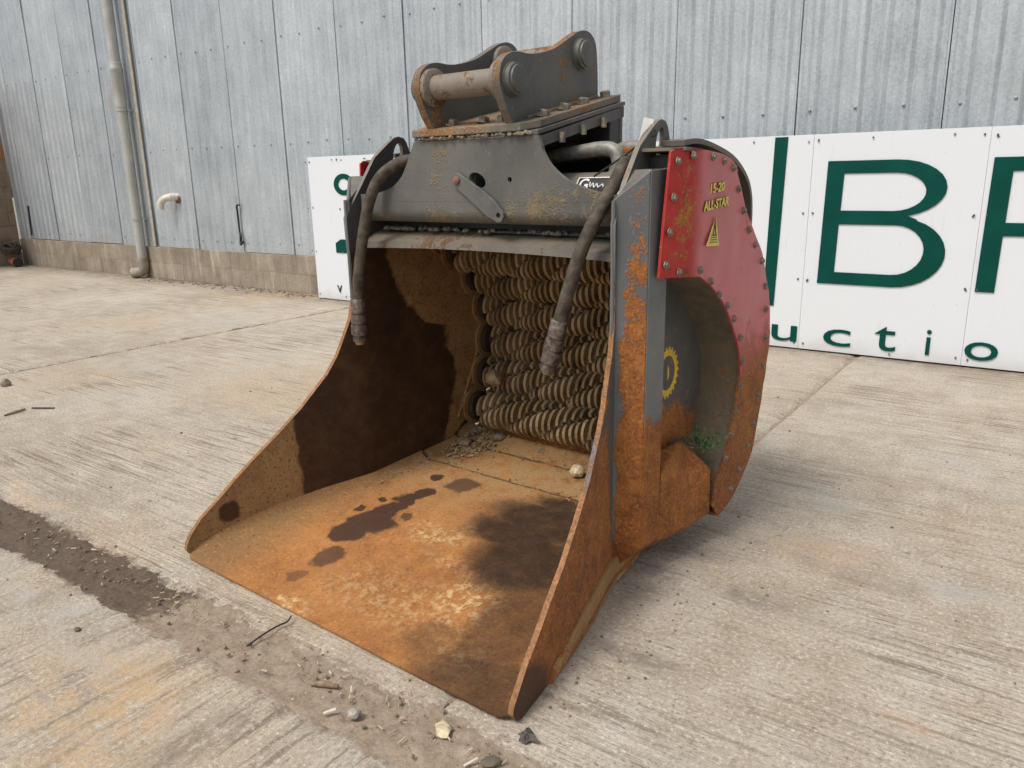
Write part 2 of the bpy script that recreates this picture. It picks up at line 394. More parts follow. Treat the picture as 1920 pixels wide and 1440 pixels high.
def redx(m, col):
    f = m.mul(m.ss(m.noise(26, 5, .75, vec=m.scl(m.P, (1, 1, .4))), .56, .66), .5)
    sc = m.vor(9, vec=m.warp(.25, 3, 4), feature='DISTANCE_TO_EDGE'); f = m.mx(f, m.mul(m.mul(m.ss(sc, .018, .006), m.ss(m.noise(4), .5, .6)), .8))
    col = m.mix(f, col, (.13, .02, .02))
    return m.mix(m.mul(m.mul(m.ss(m.y, .93, 1.02), m.ss(m.z, .55, .85)), .55), col, (.62, .19, .21))     # sun-faded, pinkish
M['red'] = steel('red_paint', (.42, .022, .02), -.1, .28, .95, .34, rust=[(.25, (.09, .025, .012)), (.45, (.23, .075, .02)), (.6, (.36, .14, .03)), (.8, (.42, .24, .09))], dust=(.34, .10, .04), dustamt=.05, rough=.42, extra=redx,
                 spots=[((1.52, .93, 1.2), (.1, .06, .28), .10), ((1.52, .80, 1.38), (.1, .06, .05), .16), ((1.52, .77, 1.1), (.1, .03, .3), .06)])
def mk_disc():
    m = Mat('screen_disc_steel')
    oi = m.nt.nodes.new('ShaderNodeObjectInfo'); rnd = oi.outputs['Random']
    n1 = m.noise(9, 6, .65); n2 = m.noise(60, 5, .7)
    geo = m.nt.nodes.new('ShaderNodeNewGeometry')
    t = m.add(m.add(m.mul(n1, .5), m.mul(n2, .3)), m.mul(rnd, .2))
    col = m.ramp(t, [(.3, (.12, .075, .035)), (.45, (.27, .185, .095)), (.58, (.40, .29, .165)), (.75, (.52, .41, .26))])
    col = m.mix(m.mul(m.ss(n2, .58, .68), .55), col, (.40, .25, .05))
    return m.done(col, .85, 0, m.add(n1, n2), .4, .003, .3)
M['disc'] = mk_disc()
M['shaft'] = plain('shaft_steel', (.05, .03, .016), .85)

# ------------------------------------------------------------------ ground
def mk_conc(name, axis, warm=0.0, stains=None):
    m = Mat(name)
    n1 = m.noise(.9, 7, .6); n2 = m.noise(7, 8, .68); n3 = m.noise(75, 6, .75); n4 = m.noise(260, 3, .7)
    sv = (.16, 1, 1) if axis == 'x' else (1, .16, 1)      # rakes drawn along x or along y
    rk = m.noise(36, 3, .6, vec=m.scl(m.P, (.05, 1, 1) if axis == 'x' else (1, .07, 1))); rk2 = m.noise(55, 4, .7, vec=m.scl(m.P, (sv[0]**.6, sv[1]**.6, 1)))
    wv = m.nt.nodes.new('ShaderNodeTexWave'); wv.wave_type = 'BANDS'; wv.bands_direction = 'Y' if axis == 'x' else 'X'
    m.set(wv.inputs['Vector'], m.warp(.035, 5, 3)); wv.inputs['Scale'].default_value = 11; wv.inputs['Distortion'].default_value = 1.2; wv.inputs['Detail'].default_value = 3
    wv.inputs['Detail Scale'].default_value = 4; wv.inputs['Detail Roughness'].default_value = .7
    patch = m.ss(m.noise(.8, 4, .6), .42, .62)
    rib = m.mul(m.sub(wv.outputs['Fac'], .5), patch)
    g = m.add(m.add(m.mul(m.add(m.mul(m.sub(rk, .5), m.add(.45, m.mul(patch, 1.1))), .5), .6), m.mul(rk2, .4)), m.mul(rib, .05))
    t = m.add(m.add(m.mul(n1, .34), m.mul(n2, .42)), m.mul(n3, .24))
    col = m.ramp(t, [(.36, (.295, .24, .18)), (.47, (.39, .33, .26)), (.55, (.455, .398, .325)), (.66, (.54, .483, .405))])
    col = m.mix(m.mul(m.ss(m.noise(1.7, 5, .6), .50, .68), .5), col, (.42, .395, .355))
    col = m.mix(m.mul(m.ss(m.noise(.55, 5, .65), .50, .66), .38+warm), col, (.45, .33, .205))
    col = m.mix(m.mul(m.ss(m.noise(1.1, 5, .7, vec=m.scl(m.P, (sv[0]**.3, sv[1]**.3, 1))), .53, .68), .5), col, (.25, .20, .15))
    col = m.mix(m.ss(g, .47, .34, 0, .55), col, (.235, .19, .145))
    col = m.mix(m.mul(m.ss(rk, .46, .36), m.add(.12, m.mul(patch, .60))), col, (.19, .15, .112))
    col = m.mix(m.mul(m.ss(rk, .54, .64), m.mul(patch, .40)), col, (.60, .54, .455))
    col = m.mix(m.ss(n3, .54, .66, 0, .7), col, (.68, .64, .57))
    col = m.mix(m.ss(n3, .46, .34, 0, .8), col, (.185, .155, .125))
    fl = m.noise(36, 5, .75, vec=m.scl(m.P, (sv[0]**.5, sv[1]**.5, 1))); col = m.mix(m.ss(fl, .60, .67, 0, .75), col, (.17, .14, .11))
    col = m.mix(m.ss(m.vor(60, out='Distance'), .10, .04, 0, .6), col, (.72, .69, .62))
    col = m.mix(m.ss(n4, .56, .70, 0, .5), col, (.22, .19, .155))
    col = m.mix(m.ss(n4, .44, .32, 0, .4), col, (.66, .62, .55))
    blot = m.ss(m.noise(2.6, 5, .7, vec=m.scl(m.P, (sv[0]**.4, sv[1]**.4, 1))), .56, .70, 0, .42); col = m.mix(blot, col, (.27, .235, .19))
    col = m.mix(m.mul(m.ss(m.vor(34), .13, .06, 0, .6), m.ss(m.noise(3), .45, .6)), col, (.14, .12, .10))
    jd = m.math('ABSOLUTE', m.sub(m.y, 1.18))
    jm = m.ss(m.add(m.add(jd, m.mul(m.sub(n2, .5), .20)), m.mul(m.sub(n3, .5), .10)), .135, .055)       # dirt trodden out of the joint
    wet = m.ss(m.add(m.x, m.mul(m.noise(12, 8, .7), .35)), -1.98, -2.12)
    dcol = m.mix(wet, m.ramp(n3, [(.34, (.19, .145, .105)), (.62, (.36, .29, .225))]), m.ramp(n3, [(.35, (.06, .04, .028)), (.66, (.15, .105, .075))]))
    col = m.mix(m.mul(jm, .92), col, dcol)
    dirt = m.mul(m.ss(m.add(m.y, m.mul(n2, .8)), 6.05, 6.7), m.ss(n2, .3, .6))      # dirt along the foot of the wall
    col = m.mix(m.mul(dirt, .75), col, (.13, .10, .075))
    if stains:
        wst = m.warp(.35, 3, 6)
        for lst, c, k, soft in stains:
            col = m.mix(m.mul(m.mul(m.blobs(wst, lst, soft), m.mul(m.ss(n2, .36, .56), m.ss(rk2, .35, .5))), k*1.15), col, c)
    h = m.add(m.add(m.mul(g, 1.0), m.mul(n3, .5)), m.add(m.mul(n2, .5), m.mul(m.mul(m.sub(rk, .5), patch), .9)))
    return m.done(col, .92, 0, h, .75, .014, .25)
def gp(px, py): p = ground(px, py); return (float(p[0]), float(p[1]), 0)
st_r = [([(gp(1540, 1040), (.20, .09, 1)), (gp(1570, 1070), (.12, .05, 1), .6)], (.40, .24, .14), .42, .7),
        ([(gp(1410, 1130), (.12, .05, 1)), (gp(1200, 1110), (.10, .16, 1)), (gp(1180, 1240), (.12, .05, 1)), (gp(1260, 1020), (.22, .08, 1))], (.17, .14, .115), .55, .6),
        ([(gp(1690, 1340), (.05, .03, 1)), (gp(1840, 1330), (.08, .03, 1))], (.42, .26, .16), .35, .7),
        ([(gp(1560, 960), (.12, .07, 1)), (gp(1790, 1110), (.15, .06, 1))], (.36, .36, .33), .5, .6)]
st_l = [([(gp(390, 1150), (.16, .05, 1)), (gp(60, 930), (.3, .05, 1), .5)], (.50, .32, .17), .6, .6),
        ([(gp(420, 600), (.5, .3, 1)), (gp(260, 690), (.4, .15, 1))], (.40, .38, .34), .5, .7),
        ([(gp(40, 960), (.22, .04, 1)), (gp(100, 990), (.2, .03, 1))], (.12, .09, .07), .7, .5)]
st_f = [([(gp(200, 1290), (.28, .14, 1)), (gp(120, 1390), (.3, .1, 1), .7)], (.52, .34, .17), .6, .7),
        ([(gp(80, 1130), (.5, .06, 1)), (gp(150, 1230), (.2, .05, 1))], (.40, .385, .35), .5, .6),
        ([(gp(360, 1390), (.06, .14, 1)), (gp(440, 1360), (.05, .10, 1))], (.20, .165, .13), .6, .6)]
M['c_r'] = mk_conc('concrete_right', 'x', 0, st_r); M['c_m'] = mk_conc('concrete_middle', 'x', .1, st_l+st_r); M['c_f'] = mk_conc('concrete_front', 'y', .1, st_f); M['c_l'] = mk_conc('concrete_left', 'x', .15, st_l)
def mk_dirt():
    m = Mat('joint_dirt'); n = m.noise(12, 8, .7); f = m.noise(90, 6, .75)
    col = m.ramp(m.add(m.mul(n, .45), m.mul(f, .55)), [(.32, (.17, .125, .09)), (.5, (.30, .235, .175)), (.66, (.40, .33, .26))])
    wet = m.ss(m.add(m.x, m.mul(n, .35)), -1.98, -2.12)
    wet = m.mul(wet, m.ss(m.add(m.x, m.mul(n, .3)), -8, -7.5))
    col = m.mix(m.mul(wet, .9), col, m.ramp(f, [(.35, (.055, .036, .025)), (.6, (.12, .082, .057)), (.75, (.19, .14, .10))]))
    ro = m.mix(wet, (.95,)*3, (.6,)*3)
    return m.done(col, ro, 0, m.add(n, m.mul(f, .6)), .6, .012, .3)
M['dirt'] = mk_dirt()
gm = Mat('yard_base'); M['base'] = gm.done(gm.ramp(gm.noise(1.2, 6), [(.35, (.20, .17, .14)), (.65, (.34, .30, .25))]), .95)
gr = link('ground', mesh([(-120, -90, -.05), (120, -90, -.05), (120, 60, -.05), (-120, 60, -.05)], [(0, 1, 2, 3)]), M['base'])
tag(gr, kind='structure')
def axis_pts(a, b, fine0, fine1, f, c):
    p = a; out = [a]
    while p < b-1e-6:
        s = f if fine0 <= p < fine1 else c
        if p < fine0: s = min(c, max(f, fine0-p))
        p = min(b, p+s); out.append(p)
    return out
def nz(x, y, s, k=0): return mnoise.noise(Vector((x*s, y*s, k*7.3)))
def slab(x0, x1, y0, y1, mat, ragged, f=.03, fx=(-4.6, 1.5), fy=(.2, 3.2)):
    xs = axis_pts(x0, x1, fx[0], fx[1], f, .5); ys = axis_pts(y0, y1, fy[0], fy[1], f, .5)
    nx, ny = len(xs), len(ys); v = []
    for j, y in enumerate(ys):
        for i, x in enumerate(xs):
            z = .0022*nz(x, y, 2.2)+.0012*nz(x, y, 9, 1)
            yy, xx = y, x
            e = 9
            if 'n' in ragged and y > y1-.3:
                k = max(0, 1-(y1-y)/.3); yy = y+k*(.030*nz(x, 0, 2.3, 2)+.016*nz(x, 0, 9, 3)+.007*nz(x, 0, 31, 6)); e = min(e, y1-y)
            if 's' in ragged and y < y0+.3:
                k = max(0, 1-(y-y0)/.3); yy = y+k*(.032*nz(x, 0, 1.9, 4)+.020*nz(x, 0, 7, 5)); e = min(e, y-y0)
            if 'e' in ragged and x > x1-.2: e = min(e, (x1-x)*2.5)
            if 'w' in ragged and x < x0+.2: e = min(e, (x-x0)*2.5)
            z -= .012*max(0, 1-e/.05)**2+(.004*(1+nz(x, y, 14, 8)) if e < .04 else 0)
            v.append((xx, yy, z))
    fc = [(j*nx+i, j*nx+i+1, (j+1)*nx+i+1, (j+1)*nx+i) for j in range(ny-1) for i in range(nx-1)]
    rim = [i for i in range(nx)]+[j*nx+nx-1 for j in range(1, ny)]+[(ny-1)*nx+i for i in range(nx-2, -1, -1)]+[j*nx for j in range(ny-2, 0, -1)]
    n = len(v); v += [(v[r][0], v[r][1], -.045) for r in rim]; k = len(rim)
    fc += [(rim[(i+1) % k], rim[i], n+i, n+(i+1) % k) for i in range(k)]
    me = mesh(v, fc); smooth_by_angle(me, 60)
    return link('concrete_slab', me, mat, gr)
slab(-30, 14, -10, 1.115, M['c_f'], 'n', fx=(-4.0, .6), fy=(.3, 1.2))
slab(-6.29, -1.178, 1.235, 6.6, M['c_m'], 'swe', fx=(-6.3, -1.1), fy=(1.2, 2.8), f=.035)
slab(-1.172, 14, 1.235, 6.6, M['c_r'], 'sw', fx=(-1.2, 1.2), fy=(1.2, 3), f=.035)
slab(-30, -6.315, 1.235, 6.6, M['c_l'], 'se', fx=(-6.8, -6.2), fy=(1.2, 1.8), f=.06)
# dirt in the joints
def dirt_strip(x0, x1, y0, y1, dx, dy, amp=.010, base=-.012):
    xs = np.arange(x0, x1+dx/2, dx); ys = np.arange(y0, y1+dy/2, dy); v = []
    for y in ys:
        for x in xs: v.append((x, y, base+amp*nz(x, y, 7, 3)+.006*nz(x, y, 30, 4)+.003*nz(x, y, 90, 5)))
    nx = len(xs); fc = [(j*nx+i, j*nx+i+1, (j+1)*nx+i+1, (j+1)*nx+i) for j in range(len(ys)-1) for i in range(nx-1)]
    return v, fc
me = mesh(*merge(dirt_strip(-4.4, -.3, 1.06, 1.30, .010, .010, .006, -.0055), dirt_strip(-20, -4.4, 1.06, 1.33, .06, .03, .004, -.004), dirt_strip(-.3, 8, 1.06, 1.33, .06, .03, .004, -.004), dirt_strip(-6.42, -6.18, 1.33, 6.5, .03, .05, .004, -.010), dirt_strip(-1.20, -1.15, 1.33, 6.5, .0125, .08, .002, -.013)))
smooth_by_angle(me, 80)
tag(link('joint_dirt', me, M['dirt']), 'brown dirt packed into the open joints between the concrete slabs', 'dirt', kind='stuff')

def g_rock(c, s, seed, sub=2, flat=.7):
    bm = bmesh.new(); bmesh.ops.create_icosphere(bm, subdivisions=sub, radius=1); rr = random.Random(seed)
    o = Vector((rr.uniform(0, 50), rr.uniform(0, 50), rr.uniform(0, 50))); a = rr.uniform(0, 6.3); ex = rr.uniform(.65, 1.0)
    v = []
    for q in bm.verts:
        d = 1+.30*mnoise.noise(q.co*1.1+o)+.15*mnoise.noise(q.co*2.7+o)
        p = Vector((q.co.x*d, q.co.y*d*ex, q.co.z*d*flat)); p.rotate(Matrix.Rotation(a, 3, 'Z'))
        v.append(tuple(Vector(c)+p*s))
    f = [tuple(x.index for x in fa.verts) for fa in bm.faces]; bm.free(); return v, f
def rock(name, c, s, seed, mat, label=None, cat='stone', group=None, parent=None, flat=.7, sub=2):
    o = link(name, mesh(*g_rock((0, 0, 0), s, seed, sub, flat)), mat, parent); o.location = c
    if label: tag(o, label, cat, group)
    return o
M['stone'] = plain('grey_stone', (.36, .33, .29), .9, var=.4, sc=40, bstr=.5)
M['tan'] = plain('tan_clod', (.34, .255, .15), .95, var=.4, sc=40, bstr=.6)
M['clod'] = plain('brown_clod', (.22, .16, .10), .95, var=.45, sc=50, bstr=.6)
M['pale'] = plain('pale_stone', (.56, .47, .31), .95, var=.35, sc=50, bstr=.6)
# loose grit: in the joint, at the foot of the wall and sprinkled over the concrete
parts = []; rr = random.Random(3)
for k in range(420):
    x = rr.uniform(-3.6, -.85); y = rr.gauss(1.19, .05)
    parts.append(g_rock((x, y, .003), rr.choice([.0015, .002, .002, .003, .003, .004, .007]), k, 1, .7))
for k in range(260):
    x = rr.uniform(-4.5, 1.0); y = rr.uniform(.6, 5.5); parts.append(g_rock((x, y, .002), rr.choice([.002, .003, .004, .005, .008]), k+900, 1, .7))
for k in range(90):
    x = rr.uniform(-1.25, -.75); y = 1.4+(x+.75)*-1.6+rr.gauss(.35, .35); parts.append(g_rock((x, y, .002), rr.choice([.002, .003, .004, .006]), k+1900, 1, .7))
for k in range(260):
    x = rr.uniform(-11, -6.3); y = 6.28-abs(rr.gauss(0, .13)); parts.append(g_rock((x, y, .004), rr.choice([.006, .008, .012, .018]), k+2900, 1, .7))
tag(link('gravel', mesh(*merge(*parts)), M['clod']), 'loose grit and crumbs scattered over the concrete yard', 'gravel', kind='stuff')

parts = []; rr = random.Random(13)
for k in range(110):
    x = rr.uniform(-3.2, -.85); y = rr.gauss(1.18, .045); a = rr.uniform(0, 3.14); l = rr.choice([.006, .010, .015, .024]); z = .004+.004*rr.random()
    parts.append(g_tube([(x, y, z), (x+math.cos(a)*l, y+math.sin(a)*l, z+rr.uniform(0, .004))], rr.choice([.0012, .0018, .0026]), 5))
tag(link('straw_bits', mesh(*merge(*parts)), plain('straw', (.50, .42, .30), .9, var=.5, sc=3)), 'pale straw and wood crumbs strewn along the dirt joint', 'straw', kind='stuff')

# ------------------------------------------------------------------ shed wall
YW = 6.33
def mk_galv():
    m = Mat('galvanised_sheet')
    oi = m.nt.nodes.new('ShaderNodeObjectInfo'); rnd = oi.outputs['Random']
    st = m.noise(16, 6, .65, vec=m.scl(m.P, (1, 1, .05))); st2 = m.noise(70, 4, .6, vec=m.scl(m.P, (1, 1, .06))); n = m.noise(2.2, 6, .6)
    sg = m.vor(75, out='Color'); g = m.nt.nodes.new('ShaderNodeSeparateColor'); m.nt.links.new(sg, g.inputs[0])
    t = m.add(m.add(m.mul(st, .34), m.mul(st2, .20)), m.add(m.mul(n, .33), m.mul(m.sub(g.outputs[0], .5), .13)))
    t = m.add(t, m.mul(m.sub(rnd, .5), .10))
    col = m.ramp(t, [(.28, (.30, .335, .365)), (.40, (.40, .44, .47)), (.52, (.48, .525, .555)), (.64, (.61, .655, .685))])
    col = m.mix(m.mul(m.ss(m.noise(3.5, 6, .7, vec=m.scl(m.P, (1, 1, .5))), .58, .72), .45), col, (.36, .385, .37))
    dirt = m.mul(m.ss(m.add(m.z, m.mul(st, .5)), .95, .45), m.ss(n, .35, .6))
    col = m.mix(m.mul(dirt, .4), col, (.34, .32, .28))
    rs = m.blobs(m.warp(.25, 4, 6), [((-11.55, YW, 2.45), (.07, 1, .20), .7), ((-11.4, YW, 2.6), (.16, 1, .12), .45), ((-12.2, YW, .55), (.3, 1, .06), .8)], .5)
    col = m.mix(m.mul(rs, .5), col, (.42, .33, .30))
    rough = m.add(.36, m.mul(n2 if False else st, .2))
    return m.done(col, rough, .35, m.add(st2, m.mul(g.outputs[0], .25)), .10, .003)
M['galv'] = mk_galv()
wall = empty('shed_wall', (-7, YW, 0))
tag(wall, 'long shed wall of galvanised corrugated sheets on a low blockwork base', 'wall')
PITCH = .993
def sheet_mesh():
    prof = [(.0005, .010), (.002, -.003), (.022, -.004), (.034, 0.0)]
    nr = 6; p = (PITCH-.05)/nr
    for k in range(nr):
        c = .03+p*(k+.5); w2 = .012 if k % 2 else .017
        prof += [(c-w2-.030, 0), (c-w2, -.0145), (c+w2, -.0145), (c+w2+.030, 0)]
    prof += [(PITCH-.022, 0), (PITCH-.012, -.010), (PITCH-.002, -.013), (PITCH-.0012, .002)]
    zs = [.46, 1.2, 2.0, 3.0, 4.2, 6.0]; n = len(prof); v = []
    for z in zs: v += [(a, b, z) for a, b in prof]
    f = [(j*n+i, j*n+i+1, (j+1)*n+i+1, (j+1)*n+i) for j in range(len(zs)-1) for i in range(n-1)]
    return v, f
sv, sf = sheet_mesh()
for k in range(-2, 16):
    x = -.82-k*PITCH; rr = random.Random(k+40); dz = rr.uniform(-.008, .008); bow = rr.uniform(-.004, .004)
    v = [(max(-15.13, x+a)+.004*math.sin(z*1.3+k), YW+b+bow*math.sin(z*2)+(0.004 if k % 2 else 0)-.0*z, z+(dz if z < .5 else 0)) for a, b, z in sv]
    o = link('wall_sheet', mesh(v, sf), M['galv']); o.parent = wall; o.matrix_parent_inverse = Matrix.Translation((7, -YW, 0))
rr = random.Random(11); parts = []
for k in range(-2, 15):
    for z in (.58, 1.78, 2.95):
        for j in (0, 2, 4):
            x = -.82-k*PITCH+.02+(PITCH-.03)/6*(j+.5)
            if x < -14.9: continue
            zz = z+rr.uniform(-.012, .012)
            parts.append(g_tube([(x, YW-.012, zz), (x, YW-.0225, zz), (x, YW-.026, zz)], [.011, .011, .005], 8))
M['screw'] = plain('screw_heads', (.32, .34, .36), .5, .4, .3)
o = link('sheet_screws', mesh(*merge(*parts)), M['screw'], wall); o.matrix_parent_inverse = Matrix.Translation((7, -YW, 0)); tag(o, kind='stuff')
box('wall_backing', -15.12, 3, YW+.014, YW+.2, .0, 6.0, M['dark'], wall).matrix_parent_inverse = Matrix.Translation((7, -YW, 0))  # coloured dark so the sheet gaps read as shadow lines at the laps
def mk_block(name, a, b):
    m = Mat(name); n = m.noise(3.5, 7, .65); f = m.noise(40, 6, .75); st = m.noise(9, 5, .6, vec=m.scl(m.P, (1, 1, .12)))
    oi = m.nt.nodes.new('ShaderNodeObjectInfo')
    t = m.add(m.add(m.mul(n, .4), m.mul(st, .3)), m.add(m.mul(f, .2), m.mul(oi.outputs['Random'], .1)))
    col = m.ramp(t, [(.34, [k*.62 for k in a]), (.5, a), (.66, b)])
    col = m.mix(m.ss(f, .42, .30, 0, .6), col, [k*.4 for k in a])
    col = m.mix(m.mul(m.ss(st, .60, .70), .5), col, (.55, .50, .42))
    return m.done(col, .95, 0, m.add(m.mul(f, .8), n), .6, .01, .2)
M['block'] = mk_block('plinth_block', (.285, .24, .185), (.42, .37, .30)); M['mortar'] = plain('mortar', (.27, .23, .185), .95, var=.3, bstr=.5)
rr = random.Random(5)
for c in range(2):
    x = -15.12+(.22 if c else 0); z = .003+c*.227
    if c:
        o = box('plinth_block', -15.12, -14.905, YW-.035, YW+.09, z, z+.222, M['block'], wall, .003); o.matrix_parent_inverse = Matrix.Translation((7, -YW, 0))
    while x < 2.5:
        d = rr.uniform(0, .004)
        o = box('plinth_block', x, x+.4460, YW-.035-d, YW+.09, z, z+.2245, M['block'], wall, .003); o.matrix_parent_inverse = Matrix.Translation((7, -YW, 0)); x += .449
o = box('plinth_mortar', -15.1, 2.9, YW-.0335, YW+.03, .0, .448, M['mortar'], wall); o.matrix_parent_inverse = Matrix.Translation((7, -YW, 0))
# block return wall at the far left
M['block2'] = mk_block('return_block', (.27, .205, .15), (.37, .29, .22)); M['brick'] = mk_block('return_brick', (.36, .18, .09), (.44, .25, .14))
rw = empty('return_wall', (-15.3, 5.5, 0)); tag(rw, 'rough blockwork wall standing at right angles to the far left end of the shed', 'wall')
INV = Matrix.Translation((15.3, -5.5, 0))
for c in range(14):
    y = 6.30-(.12 if c % 2 else 0); z = .002+c*.225
    if c % 2:
        o = box('block', -15.28, -15.135, 6.185, 6.30, z, z+.216, M['block2'], rw, .006); o.matrix_parent_inverse = INV; y = 6.178
    while y > 3.2:
        o = box('block', -15.28, -15.135+rr.uniform(-.004, .004), y-.441, y, z, z+.216, M['brick'] if c > 6 and (c*3+int(y*5)) % 3 else M['block2'], rw, .006); o.matrix_parent_inverse = INV; y -= .45
o = box('mortar', -15.275, -15.145, 2.95, 6.298, 0, 3.15, M['mortar'], rw); o.matrix_parent_inverse = INV

# downpipe
M['pvc'] = plain('grey_pvc', (.40, .40, .37), .5, var=.14, sc=5)
M['pvc2'] = plain('cream_pvc', (.60, .565, .49), .45, var=.12, sc=8)
M['pvcold'] = plain('stained_pvc', (.30, .255, .20), .65, var=.3, sc=12)
PX, PY, PR = -11.06, YW-.115, .068
dp = empty('downpipe', (PX, PY, 0)); tag(dp, 'tall grey plastic downpipe with an elbow at its foot, fixed to the shed wall', 'downpipe')
tube('pipe', [(0, 0, .27), (0, 0, 2.45)], PR, M['pvc'], dp, 20)
p, r = stepped((0, 0, 2.38), (0, 0, 6), [(0, PR+.006), (.02, PR+.010), (.13, PR+.010), (.133, PR+.016), (.145, PR+.016), (.147, PR+.010), (.16, PR+.010), (.162, PR), (1, PR)])
tube('upper_pipe', [Vector(q) for q in p], r, M['pvc'], dp, 20)
eb = [(0, 0, .30), (0, 0, .20)]+[(-.09*(1-math.cos(a))*.9-.0, -.055*(1-math.cos(a)), .17-.09*math.sin(a)) for a in np.linspace(0, 1.57, 8)]+[(-.15, -.09, .078)]
tube('elbow', eb, [PR+.008, PR+.008]+[PR+.004]*8+[PR+.008], M['pvcold'], dp, 20)
tube('elbow_mouth', [(-.1485, -.089, .0785), (-.156, -.0935, .078)], .058, M['black'], dp, 18)
for z in (.84, 2.33):
    b = tube('bracket', [(0, 0, z), (0, 0, z+.03)], PR+.007, M['pvc'], dp, 20)
    o = box('bracket_strap', .02, .10, PR*.6, .098, z, z+.028, M['pvc'], b)
# timber/flashing strip right of the pipe
fl = box('cover_strip', -10.86, -10.80, YW-.034, YW-.0195, .47, 6, plain('cover_strip', (.36, .33, .27), .7, var=.2), wall); fl.matrix_parent_inverse = Matrix.Translation((7, -YW, 0))
# overflow elbow
oe = empty('overflow_pipe', (-10.25, YW, 1.10)); tag(oe, 'short cream plastic elbow pipe poking out of the shed wall', 'pipe')
path = [(.06, .05, .05), (.06, -.03, .05)]
path = [(.11, .03, .06), (.06, -.07, .06)]+[(.06-.14*math.sin(a)*.9, -.07-.10*math.sin(a), .06-.11*(1-math.cos(a))) for a in np.linspace(.2, 1.5, 8)]+[(-.075, -.17, -.10)]
tube('bend', path, [.05]*2+[.048]*8+[.048], M['pvc2'], oe, 18)
tube('collar', [(.075, -.035, .06), (.05, -.09, .06)], .058, M['pvc2'], oe, 18)
tube('pipe_mouth', [(-.075, -.17, -.0985), (-.0755, -.1705, -.103)], .041, M['black'], oe, 18)
tube('wall_hole', [(.115, -.012, .03), (.115, -.022, .03)], .055, plain('hole_rust', (.12, .06, .04), .9), oe, 14)
# cables on the wall
cb = catmull([(-8.73, YW-.03, 1.06), (-8.77, YW-.05, 1.05), (-8.80, YW-.03, .95), (-8.80, YW-.028, .75), (-8.79, YW-.03, .68)], 5)
tag(tube('hanging_cable', cb, .012, M['black'], None, 8), 'thin black cable hanging on the shed wall left of the white sign', 'cable')
o = bpy.data.objects['hanging_cable']; tube('cable_knot', catmull([(-8.79, YW-.03, .70), (-8.765, YW-.045, .66), (-8.785, YW-.035, .60), (-8.77, YW-.05, .56), (-8.75, YW-.03, .60)], 5), .017, M['black'], o, 8)
tag(tube('short_cable', catmull([(-14.60, YW-.03, 1.02), (-14.62, YW-.03, .8), (-14.6, YW-.05, .52)], 5), .014, M['black'], None, 8), 'short black cable at the far left foot of the shed sheets', 'cable')
# clay gully + dark bundle in the far corner
cg = [(-14.92, 6.12, 0)]
gu = empty('clay_gully', (-14.86, 6.05, 0)); tag(gu, 'red clay drain piece lying in the far left corner of the yard', 'drain piece')
M['clay'] = plain('red_clay', (.42, .15, .09), .8, var=.25)
tube('clay_body', [(-.18, .04, .075), (.14, -.02, .075)], [.074, .078], M['clay'], gu, 16)
tube('clay_socket', [(.12, -.017, .077), (.19, -.03, .077)], .076, M['black'], gu, 16)
parts = []
rb = random.Random(2)
for k in range(16):
    a = rb.uniform(0, 6.28); t = rb.uniform(-.9, .9); pts = []
    for q in np.linspace(0, 6.28, 15):
        p = Vector((math.cos(q), math.sin(q)*math.cos(t), math.sin(q)*math.sin(t))); p.rotate(Matrix.Rotation(a, 3, 'Z')); pts.append(p*(.14+rb.uniform(-.012, .012)))
    parts.append(g_tube(pts, .016, 6))
v, f = merge(*parts); o = link('wire_bundle', mesh(v, f), plain('dark_bundle', (.06, .045, .035), .8)); o.location = (-14.93, 6.05, .305)
tag(o, 'dark tangled bundle resting on the red clay drain piece', 'bundle')

# ------------------------------------------------------------------ sign hoarding
YS = 6.08
sm_ = Mat('white_sign_board')
_n = sm_.noise(5, 5, .7); _s = sm_.noise(22, 5, .7, vec=sm_.scl(sm_.P, (1, 1, .12)))
_c = sm_.mix(sm_.mul(sm_.ss(sm_.add(sm_.z, sm_.mul(_n, .22)), .26, .06), .45), (.70, .73, .765), (.45, .41, .35))
_c = sm_.mix(sm_.mul(sm_.ss(_s, .60, .72), .25), _c, (.48, .48, .47))
_c = sm_.mix(sm_.mul(sm_.ss(sm_.vor(11), .05, .03), .5), _c, (.3, .29, .27))
M['sign'] = sm_.done(_c, .42, 0, _n, .04, .01)
M['green'] = plain('green_sign_letter', (.001, .060, .046), .6, var=.12, sc=5, bstr=.03)
M['green'].node_tree.nodes['Principled BSDF'].inputs['Specular IOR Level'].default_value = .12
sg = empty('sign_hoarding', (-3.5, YS, 0)); tag(sg, 'long white sign board with big green letters standing against the shed', 'sign')
SI = Matrix.Translation((3.5, -YS, 0))
edges = [-7.115, -6.60, -5.38, -4.16, -2.94, -1.600, -.492, .73, 1.95]
for i in range(len(edges)-1):
    j = random.Random(i).uniform(-.0012, .0012)
    o = box('sign_panel', edges[i]+.0008, edges[i+1]-.0008, YS+j, YS+.012+j, .012, 1.597, M['sign'], sg, .001); o.matrix_parent_inverse = SI
for zz in (.10, .85, 1.5):
    o = box('sign_batten', -7.05, 1.9, YS+.017, YS+.075, zz-.04, zz+.04, M['pvcold'], sg); o.matrix_parent_inverse = SI
for xx in (-7.0, -4.2, -1.6, 1.5):
    o = box('sign_post', xx-.04, xx+.04, YS+.077, YS+.15, 0, 1.55, M['pvcold'], sg); o.matrix_parent_inverse = SI
def arc(cx, cz, rx, rz, a0, a1, n=14): return [(cx+rx*math.cos(a), cz+rz*math.sin(a)) for a in np.linspace(math.radians(a0), math.radians(a1), n)]
